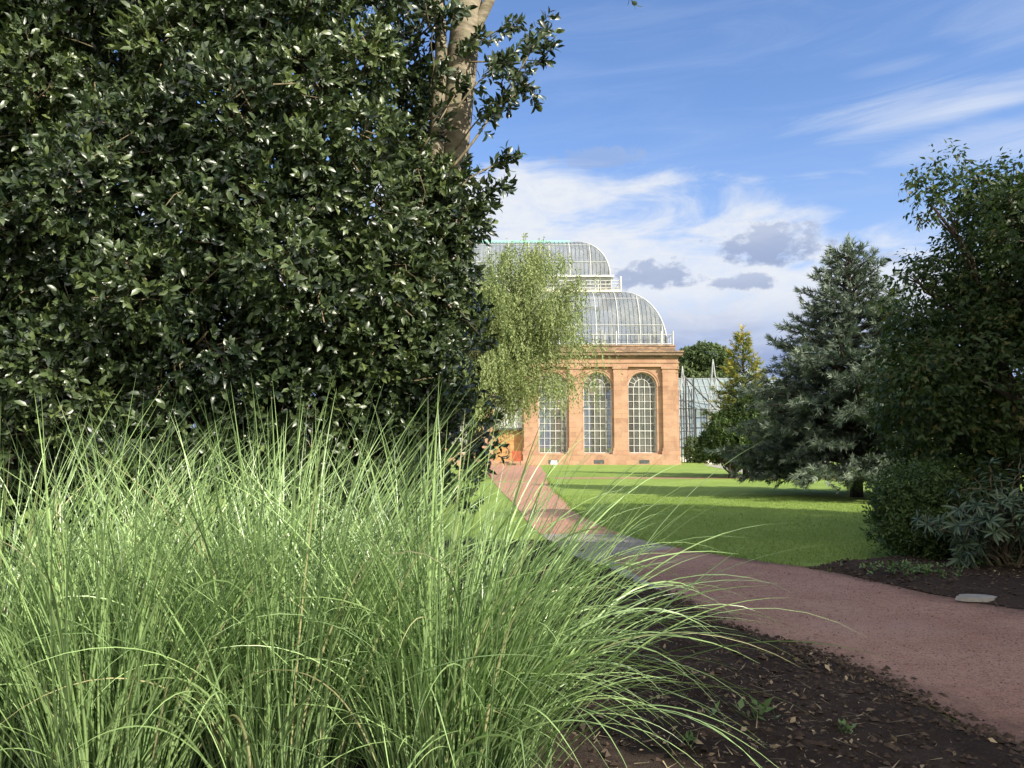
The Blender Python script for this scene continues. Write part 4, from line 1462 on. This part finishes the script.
yb = at(735, 447, 39.5)
yw = thing('yew_bush', 'rounded dark green bush in front of the golden conifer', 'bush', (yb[0], 39.5, 0))
mb = MB()
for k in range(7):
    mb.tube(curve((yb[0] + rng.normal() * .3, 39.5, 0), (yb[0] + rng.normal() * .9, 39.5 + rng.normal() * .4, 1.8), .05, 5, .04), np.linspace(.05, .02, 5), 5)
mb.build('stem', M['dark_bark'], yw)
mb = MB()
crown(mb, [bpx(a, b, r_, 39.5, rng.normal() * .3) for a, b, r_ in ((728, 438, 20), (714, 444, 14), (745, 428, 20), (755, 412, 17), (738, 455, 15), (722, 424, 11), (760, 440, 20), (748, 402, 10), (705, 452, 9))], 60, OVATE, .16, 6, .15, zmin=.1, jit=.7)
mb.build('foliage', M['yew'], yw)

# weeping tree before the palm house door
WY = 38.0
wb = at(468, 447, WY)
wt = thing('weeping_tree', 'feathery yellow green weeping tree in front of the palm house', 'tree', (wb[0], WY, 0))
outl = np.array([(237, 8), (245, 26), (260, 46), (285, 62), (310, 74), (340, 84), (370, 82), (400, 68), (430, 52)])   # row, half width right of px 515
mb = MB()
trunk = smooth_line([(wb[0], WY, 0), at(472, 440, WY), at(486, 400, WY), at(505, 360, WY), at(512, 310, WY), at(510, 255, WY)], 4)
mb.tube(trunk, np.linspace(.24, .04, len(trunk)), 9, wob=.05)
mb.build('trunk', M['dark_bark'], wt, smooth=True)
mbb, mbl = MB(), MB()
limb_tips = []
for i in range(110):
    row = rng.uniform(243, 382)
    half = np.interp(row, outl[:, 0], outl[:, 1]) * 1.42 / F * WY
    a = rng.random() * 6.28
    rr = half * rng.uniform(.5, 1.0)
    ctr_ = at(514, row, WY)
    tip = ctr_ + np.array([cos(a) * rr, sin(a) * rr * .9, rng.normal() * .2])
    f = np.clip((tip[2] - 2.0) / 11, .2, .92)
    st = trunk[int(f * .8 * (len(trunk) - 1))]
    pp = curve(st, tip, .14, 8, .045)
    mbb.tube(pp, np.linspace(.03 + .02 * (1 - f), .008, 8), 5)
    limb_tips.append((pp, rng.normal()))
for pp, tn in limb_tips:
    ns = 60
    for k in range(ns):
        j = rng.uniform(2.0, 6.99)
        p = pp[int(j)] + (pp[int(j) + 1] - pp[int(j)]) * (j % 1) + rng.normal(size=3) * [.22, .22, .12]
        L = rng.uniform(.5, 1.6) * (0.75 if p[2] > 8.5 else 1.0)
        m = int(L * 17)
        s = np.linspace(0, 1, m)
        out_ = norm((p - trunk[3]) * [1, 1, 0])
        sway = rng.normal(size=3) * .10
        Q = p + out_ * (.32 * L * s * (1 - s * .45))[:, None] + sway * s[:, None] ** 2 - np.array([0, 0, 1]) * (L * (s ** 1.5))[:, None] + np.array([0, 0, .12]) * np.sin(s * pi)[:, None]
        dq = norm(np.gradient(Q, axis=0))
        X = norm(dq + rng.normal(size=(m, 3)) * .55)
        N = norm(np.cross(X, rand_unit(m)))
        tt = np.clip(.5 + tn * .14 + rng.normal() * .14 + rng.normal(size=m) * .12, 0, 1)
        put(mbl, SLIM, Q + rng.normal(size=(m, 3)) * .03, X, N, rng.uniform(.10, .19, m), tt)
mbb.build('branch', M['dark_bark'], wt, smooth=True)
mbl.build('crown', M['pear'], wt)

# far trees
def far_tree(label, px, top, base_r, Y, n, name='far_tree', mat='far_leaf', squash=1.0, sz=.45, group='trees beyond the glasshouse', low=.3):
    b = at(px, 447, Y)
    zt = at(px, top, Y)[2]
    rr = base_r / F * Y
    bl = []
    for i in range(n):
        a = rng.random() * 6.28
        h = rng.uniform(low, .93)
        w = math.sin(pi * min(1, (h - low + .18) / (1.2 - low))) ** .6
        q = rng.random() ** .5
        r1 = rr * rng.uniform(.26, .42)
        bl.append(((b[0] + cos(a) * rr * w * q * .75, Y + sin(a) * rr * w * q * .75, min(h * zt, zt - r1 * .6)), (r1, r1, r1 * .7 * squash)))
    broad_tree(name, label, (b[0], Y, 0), bl, 8, OVATE, 5, sz, M[mat], rr * .07, M['dark_bark'], group, 8, L=.5, top=(b[0], Y, zt * .85))
far_tree('round topped dark green tree rising behind the glasshouse roof', 707, 346, 36, 118, 22, squash=.8, low=.45, sz=.55)
far_tree('dark green tree low on the skyline behind the spruce, left side', 790, 392, 42, 110, 16, sz=.6)
far_tree('dark green tree on the skyline hidden behind the spruce trunk', 872, 370, 55, 105, 18, sz=.6)
far_tree('dark green tree on the skyline behind the dark right hand tree', 975, 380, 60, 100, 18, sz=.6)

# ------------------------------------------------------------------ right bed shrubs
sh = gnd(912, 556)
S0 = at(912, 447, 11.0)
b_ = thing('azalea_bush', 'rounded dark green bush at the lawn corner under the dark tree', 'bush', (S0[0], 11.0, .05))
mb = MB()
for k in range(9):
    a = rng.random() * 6.28
    mb.tube(curve((S0[0], 11, .05), (S0[0] + cos(a) * .4, 11 + sin(a) * .4, .8), .1, 5, .04), np.linspace(.022, .008, 5), 5)
mb.build('stem', M['twig'], b_)
mb = MB()
bl = [bpx(a, b, r, 11.0, d_) for a, b, r, d_ in ((912, 512, 34, 0), (897, 500, 17, -.1), (930, 508, 34, .2), (925, 530, 26, -.3), (905, 528, 20, -.3), (945, 520, 28, .2), (918, 490, 18, .2), (940, 500, 26, .5))]
crown(mb, bl, 420, OVATE, .12, 6, .058, zmin=.08, jit=.85, keep=.6, shell=(.6, 1.3), lump_=.32)
mb.build('foliage', M['shrub'], b_)

R0 = at(985, 447, 9.7)
rb = thing('rhododendron_bush', 'grey green rhododendron with long narrow leaves at the right edge', 'bush', (R0[0] + .3, 9.8, .05))
mb = MB()
heads = []
for k in range(46):
    a = rng.random() * 6.28
    d_ = rng.uniform(.2, .95)
    e1 = np.array([R0[0] + .38 + cos(a) * d_ * .88, 9.85 + sin(a) * d_ * .75, rng.uniform(.35, 1.28) * (1.08 - .42 * d_)])
    pp = curve((R0[0] + .3 + rng.normal() * .08, 9.85 + rng.normal() * .06, .05), e1, .04, 6, .05)
    mb.tube(pp, np.linspace(.02, .007, 6), 5)
    heads.append((pp[-1], norm((pp[-1] - pp[-2])[None])[0]))
    for q in range(4):
        s0 = pp[rng.integers(3, 6)]
        e2 = s0 + norm((e1 - np.array([R0[0] + .3, 9.85, .4]) + rng.normal(size=3) * .5)[None])[0] * rng.uniform(.18, .4)
        e2[2] = max(e2[2], .22)
        mb.tube(curve(s0, e2, .05, 4, .03), np.linspace(.009, .005, 4), 4)
        heads.append((e2, norm((e2 - s0)[None])[0]))
mb.build('stem', M['twig'], rb)
mb = MB()
hp, hd = np.array([h[0] for h in heads]), np.array([h[1] for h in heads])
sprigs(mb, LANCE, hp, hd + [0, 0, .35], .05, 11, .15, spread=(.9, 1.45), droop=.25, whorl=True, tvar=.14)
sprigs(mb, LANCE, hp - hd * .12, hd + [0, 0, .35], .05, 6, .14, spread=(1.0, 1.5), droop=.35, whorl=True, tvar=.14)
mb.build('foliage', M['rhodo'], rb)
# small ground plants in the right bed
for px, py, lab, s_, mt in ((905, 572, 'low pale green plant on the soil left of the rhododendron', .16, 'weed'), (925, 576, 'low sprawling green plant nearest the red path on the right bed', .17, 'weed'),
                            (985, 566, 'bright green seedling at the foot of the rhododendron', .13, 'weed')):
    p = gnd(px, py, .1)
    w_ = thing('ground_plant', lab, 'plant', p, 'low plants in the right bed')
    mb = MB()
    n = 60
    P = p + np.concatenate([rng.normal(size=(n, 2)) * [s_ * 1.3, s_ * .7], rng.random((n, 1)) * .09], 1)
    sprigs(mb, OVATE, P, norm(np.array([0, 0, 1.0]) + rng.normal(size=(n, 3)) * .4), .03, 4, .05, spread=(.9, 1.4))
    mb.build('foliage', M[mt], w_)
# flat stone by the path edge
p = gnd(977, 598, .05)
mb = MB()
ang = np.linspace(0, 2 * pi, 15)[:-1]
rr = 1 + rng.normal(size=14) * .09
base = np.stack([p[0] + np.cos(ang) * .21 * rr, p[1] + np.sin(ang) * .12 * rr, np.full(14, .03)], 1)
top_ = base * [1, 1, 0] + [0, 0, .07] + np.concatenate([(p[:2] - base[:, :2]) * .06, np.zeros((14, 1))], 1)
mb.add(np.vstack([base, top_]), [np.array([(i, (i + 1) % 14, 14 + (i + 1) % 14, 14 + i) for i in range(14)]), (np.arange(14) + 14)[None]])
tag(mb.build('flat_stone', M['slab'], origin=(p[0], p[1], 0)), 'flat pale grey stone lying on soil at the far path edge', 'stone')
# seedlings in the near bed
for px, py, lab, n, s_ in ((757, 722, 'small pale leaved seedling on the bare soil near the red path', 9, .065), (846, 735, 'tiny green weed on the soil right of the seedling', 7, .035),
                           (688, 745, 'tiny sprout on the soil beside the grass tips', 6, .035)):
    p = gnd(px, py, .11)
    w_ = thing('seedling', lab, 'seedling', p, 'seedlings in the near bed')
    mb = MB()
    for k in range(4):
        mb.tube(curve(p - [0, 0, .03], p + np.append(rng.normal(size=2) * s_ * .8, s_ * 1.2), .05, 4, .03), [.003, .003, .002, .002], 4)
    mb.build('stem', M['weed'], w_)
    mb = MB()
    P = p + np.concatenate([rng.normal(size=(n, 2)) * s_ * .7, s_ * (.5 + rng.random((n, 1)))], 1)
    sprigs(mb, OVATE, P, norm(np.array([0, -.2, 1.0]) + rng.normal(size=(n, 3)) * .3), .01, 3, s_, spread=(1.0, 1.4))
    mb.build('foliage', M['weed'], w_)

# ------------------------------------------------------------------ holly tree
HY = 5.9
hb = at(447, 447, 6.3)
ho = thing('holly_tree', 'huge glossy dark green holly tree filling the upper left', 'tree', (hb[0], 6.3, 0.1))
mb = MB()
tr = smooth_line([(hb[0] - .42, 6.35, 0.05), at(430, 330, 6.32), at(447, 190, 6.3), at(458, 90, 6.3), at(466, 20, 6.3), at(470, -60, 6.35), at(462, -160, 6.5)], 6)
mb.tube(tr, np.interp(np.arange(len(tr)), [0, len(tr) * .4, len(tr)], [.19, .145, .10]), 14, wob=.02)
mb.build('trunk', M['holly_bark'], ho, smooth=True)
mb = MB()
st2 = smooth_line([(hb[0] - .48, 6.15, 0.05), at(422, 300, 6.12), at(434, 190, 6.08), at(438, 100, 6.1), at(441, 40, 6.12), at(430, -60, 6.2)], 6)
mb.tube(st2, np.linspace(.075, .045, len(st2)), 10, wob=.03)
mb.build('stem', M['holly_bark'], ho, smooth=True)
limb = smooth_line([at(463, 55, 6.3), at(476, 28, 6.28), at(492, -5, 6.25), at(520, -60, 6.2), at(575, -120, 6.15)], 5)
mb = MB()
mb.tube(limb, np.linspace(.06, .03, len(limb)), 8, wob=.03)
mb.build('limb', M['holly_bark'], ho, smooth=True)

# hand-laid outer branches on the right, seen against the sky
tw = MB()
hl = MB()
SP, SD = [], []
for pts, r, den in (([(452, 168), (478, 135), (500, 100), (520, 70), (536, 42)], .011, 15), ([(470, 62), (500, 60), (522, 48), (548, 36)], .008, 9), ([(470, 48), (495, 32), (512, 22)], .007, 6),
                    ([(455, 150), (480, 118), (508, 100), (517, 92)], .008, 9), ([(450, 200), (470, 178), (495, 165), (510, 158)], .009, 9), ([(456, 110), (475, 85), (492, 72), (502, 62)], .008, 10),
                    ([(450, 190), (475, 200), (492, 192), (504, 185)], .009, 10), ([(448, 230), (472, 215), (490, 208)], .009, 8), ([(500, 100), (516, 88), (528, 84), (533, 98)], .005, 8),
                    ([(536, 42), (545, 22)], .005, 3), ([(522, 60), (540, 60), (548, 52)], .005, 5), ([(520, -60), (570, -45), (610, -22), (627, -4)], .007, 3), ([(440, 120), (455, 95), (462, 85)], .006, 6),
                    ([(440, 60), (462, 50), (478, 36)], .006, 8), ([(430, 30), (445, 15), (462, 10)], .006, 7)):
    Y = 6.0 + rng.normal() * .12
    L_ = smooth_line([at(a, b, Y + .08 * rng.normal()) for a, b in pts], 6)
    tw.tube(L_, np.linspace(r, r * .4, len(L_)), 6)
    dl = norm(np.gradient(L_, axis=0))
    for k in range(int(den * 2.1)):
        j = rng.integers(int(len(L_) * .3), len(L_))
        d = norm((dl[j] * .7 + rng.normal(size=3) * .75)[None])[0]
        SP.append(L_[j]); SD.append(d)
    SP.append(L_[-1]); SD.append(dl[-1])
sprigs(hl, HOLLY, np.array(SP), np.array(SD), .09, 6, .072, tbase=np.clip(rng.normal(size=len(SP)) * .2 + .4, 0, 1))

blobs = []
def hblob(px, py, rpx, Y):
    blobs.append((at(px, py, Y), (rpx / F * Y,) * 3))
for row, py in enumerate(np.arange(-75, 470, 58)):
    right = np.interp(py, [-80, 60, 200, 250, 330, 400, 470], [400, 398, 414, 428, 412, 402, 394])
    for px in np.arange(-95, right, 58):
        if rng.random() < .06: continue
        bulge = .45 * math.sin((px + 60) / 150.0 + row * .5) + .35 * (py > 330) + (.9 if px > 300 and py > 210 else 0.0) * (px - 300) / 150
        hblob(px + rng.normal() * 14, py + rng.normal() * 14, rng.uniform(30, 50), 5.35 + bulge * .45 + rng.normal() * .14)
    hblob(right + rng.normal() * 6, py + rng.normal() * 10, rng.uniform(24, 36), 6.2 + rng.normal() * .2)
for px, py, rp, Y in ((452, 222, 24, 5.95), (470, 226, 13, 6.0), (444, 258, 25, 5.9), (461, 274, 12, 6.0), (432, 300, 26, 5.85), (450, 312, 13, 6.0), (426, 350, 26, 5.9), (442, 362, 13, 6.0),
                     (420, 395, 26, 5.9), (438, 405, 13, 6.0), (424, 435, 26, 5.9), (425, 205, 26, 5.8), (446, 196, 14, 5.9), (438, 342, 17, 5.95), (434, 378, 18, 5.95), (428, 415, 19, 5.95), (420, 450, 20, 5.95), (442, 300, 16, 5.95), (400, 480, 22, 5.95), (428, 30, 10, 5.95), (430, 75, 11, 5.95), (427, 120, 12, 5.95), (432, 160, 13, 5.9), (452, 178, 14, 5.9), (468, 188, 10, 5.95), (449, 8, 9, 5.95)):
    hblob(px, py, rp, Y)
nfront = len(blobs)
# second and third layers give the mass its depth and stop the light
for Y, stp, r in ((6.6, 85, 62), (7.6, 110, 80)):
    for py in np.arange(-110, 500, stp):
        right = np.interp(py, [-110, 60, 200, 260, 330, 470], [370, 380, 415, 430, 430, 420]) - 10
        for px in np.arange(-160, right - 20, stp):
            if rng.random() < (.10 if py < 330 and px > 220 else .0): continue
            hblob(px + rng.normal() * 18, py + rng.normal() * 18, r * rng.uniform(.8, 1.15), Y + rng.normal() * .2)
P, D = crown(hl, blobs[:nfront], 240, HOLLY, .10, 8, .060, up=.2, jit=.5, tclump=.30, keep=.62, lump_=.30, shell=(.62, 1.15), zmin=.15, spread=(.5, 1.2), svar=.45)
crown(hl, blobs[nfront:], 42, HOLLY, .14, 7, .095, up=.2, jit=.6, zmin=.15, keep=.55)
hl.build('crown', M['holly'], ho)
# bare twigs through the crown
sel = rng.permutation(len(P))[:900]
for i in sel:
    L = rng.uniform(.15, .45)
    tw.tube(curve(P[i] - D[i] * L, P[i] + D[i] * .05, .05, 4, .06), np.linspace(.006, .003, 4), 4, cap=False)
for i in range(70):
    b = blobs[rng.integers(0, nfront)][0]
    tw.tube(curve(b + [-abs(rng.normal()) * .4 - .1, .9, -.5], b + [0, -.2, .1], .06, 7, .05), np.linspace(.018, .006, 7), 5)
tw.build('branch', M['twig'], ho, smooth=True)

# ------------------------------------------------------------------ tall ornamental grass
def grass_clump(label, x, y, n, hmin, hmax, rad, lean=(0.0, 0.0), wide=1.0, seg=18, wild=0.10, arch=1.0, spray=0):
    o = thing('ornamental_grass', label, 'grass clump', (x, y, .1), 'clumps of tall ornamental grass')
    n0 = n
    n = n + spray
    s = np.linspace(0, 1, seg)
    a = rng.random(n) * 2 * pi
    rr = rad * rng.random(n) ** .6
    base = np.stack([x + np.cos(a) * rr, y + np.sin(a) * rr, np.full(n, .08)], 1)
    az = a + rng.normal(size=n) * .55
    L = rng.uniform(hmin, hmax, n)
    short = rng.random(n) < .35
    L = np.where(short, L * rng.uniform(.45, .8, n), L)
    t0 = (.06 + .30 * (rr / rad)) * rng.uniform(.3, 1.3, n) * wide
    bend = arch * np.where(rng.random(n) < wild, rng.uniform(1.1, 2.1, n), rng.uniform(.15, .95, n))
    pw = rng.uniform(1.3, 2.6, n)
    if spray:
        k = np.arange(n) >= n0
        az = np.where(k, rng.normal(size=n) * .8, az)
        L = np.where(k, rng.uniform(.8, 1.85, n), L)
        t0 = np.where(k, rng.uniform(.10, .62, n), t0)
        bend = np.where(k, rng.uniform(.6, 2.0, n), bend)
        base[:, 0] += np.where(k, rng.uniform(0, .22, n), 0)
    mess = rng.random(n) < .2
    t0 = np.where(mess, t0 + rng.uniform(.1, .45, n), t0)
    az = np.where(mess, rng.random(n) * 2 * pi, az)
    phi = t0[:, None] + bend[:, None] * s[None] ** pw[:, None]
    ds = L[:, None] / (seg - 1)
    hx = np.cumsum(np.sin(phi) * ds, 1) - (np.sin(phi) * ds)[:, :1]
    hz = np.cumsum(np.cos(phi) * ds, 1) - (np.cos(phi) * ds)[:, :1]
    w1 = rng.normal(size=n) * .10
    ca, sa = np.cos(az), np.sin(az)
    P = np.empty((n, seg, 3))
    P[..., 0] = base[:, 0:1] + hx * ca[:, None] + lean[0] * L[:, None] * s[None] ** 2 - sa[:, None] * w1[:, None] * s[None] ** 2
    P[..., 1] = base[:, 1:2] + hx * sa[:, None] + lean[1] * L[:, None] * s[None] ** 2 + ca[:, None] * w1[:, None] * s[None] ** 2
    P[..., 2] = np.maximum(base[:, 2:3] + hz, .09 + rng.random((n, 1)) * .05)
    d = norm(np.gradient(P, axis=1))
    side0 = np.stack([-sa, ca, np.zeros(n)], 1)
    tw_ = rng.normal(size=n) * .5
    ang_ = tw_[:, None] + rng.normal(size=(n, 1)) * .5 * s[None]
    sd_ = side0[:, None, :] - np.sum(side0[:, None, :] * d, 2)[..., None] * d
    sd_ = norm(sd_)
    nn = np.cross(d, sd_)
    sd2 = sd_ * np.cos(ang_)[..., None] + nn * np.sin(ang_)[..., None]
    n2 = np.cross(d, sd2)
    wdt = rng.uniform(.0026, .0060, n)[:, None] * np.interp(s, [0, .15, .5, .8, 1], [.7, 1, .95, .6, .04])[None]
    Lf = P + sd2 * wdt[..., None] + n2 * (wdt * .35)[..., None]
    Rt = P - sd2 * wdt[..., None] + n2 * (wdt * .35)[..., None]
    V = np.stack([Lf, P, Rt], 2).reshape(n, -1, 3)
    i = np.arange(seg - 1) * 3
    q = np.concatenate([np.stack([i, i + 3, i + 4, i + 1], 1), np.stack([i + 1, i + 4, i + 5, i + 2], 1)])
    off = (np.arange(n) * seg * 3)[:, None, None]
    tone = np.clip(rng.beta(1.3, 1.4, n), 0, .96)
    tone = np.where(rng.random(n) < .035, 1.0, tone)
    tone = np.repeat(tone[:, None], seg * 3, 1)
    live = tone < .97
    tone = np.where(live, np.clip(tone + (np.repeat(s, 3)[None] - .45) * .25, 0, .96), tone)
    mb = MB()
    mb.add(V.reshape(-1, 3), [(q[None] + off).reshape(-1, 4)], tone.reshape(-1), np.tile(np.tile([0, 1, 0], seg), n))
    mb.build('foliage', M['misc'], o, smooth=True)
    return o


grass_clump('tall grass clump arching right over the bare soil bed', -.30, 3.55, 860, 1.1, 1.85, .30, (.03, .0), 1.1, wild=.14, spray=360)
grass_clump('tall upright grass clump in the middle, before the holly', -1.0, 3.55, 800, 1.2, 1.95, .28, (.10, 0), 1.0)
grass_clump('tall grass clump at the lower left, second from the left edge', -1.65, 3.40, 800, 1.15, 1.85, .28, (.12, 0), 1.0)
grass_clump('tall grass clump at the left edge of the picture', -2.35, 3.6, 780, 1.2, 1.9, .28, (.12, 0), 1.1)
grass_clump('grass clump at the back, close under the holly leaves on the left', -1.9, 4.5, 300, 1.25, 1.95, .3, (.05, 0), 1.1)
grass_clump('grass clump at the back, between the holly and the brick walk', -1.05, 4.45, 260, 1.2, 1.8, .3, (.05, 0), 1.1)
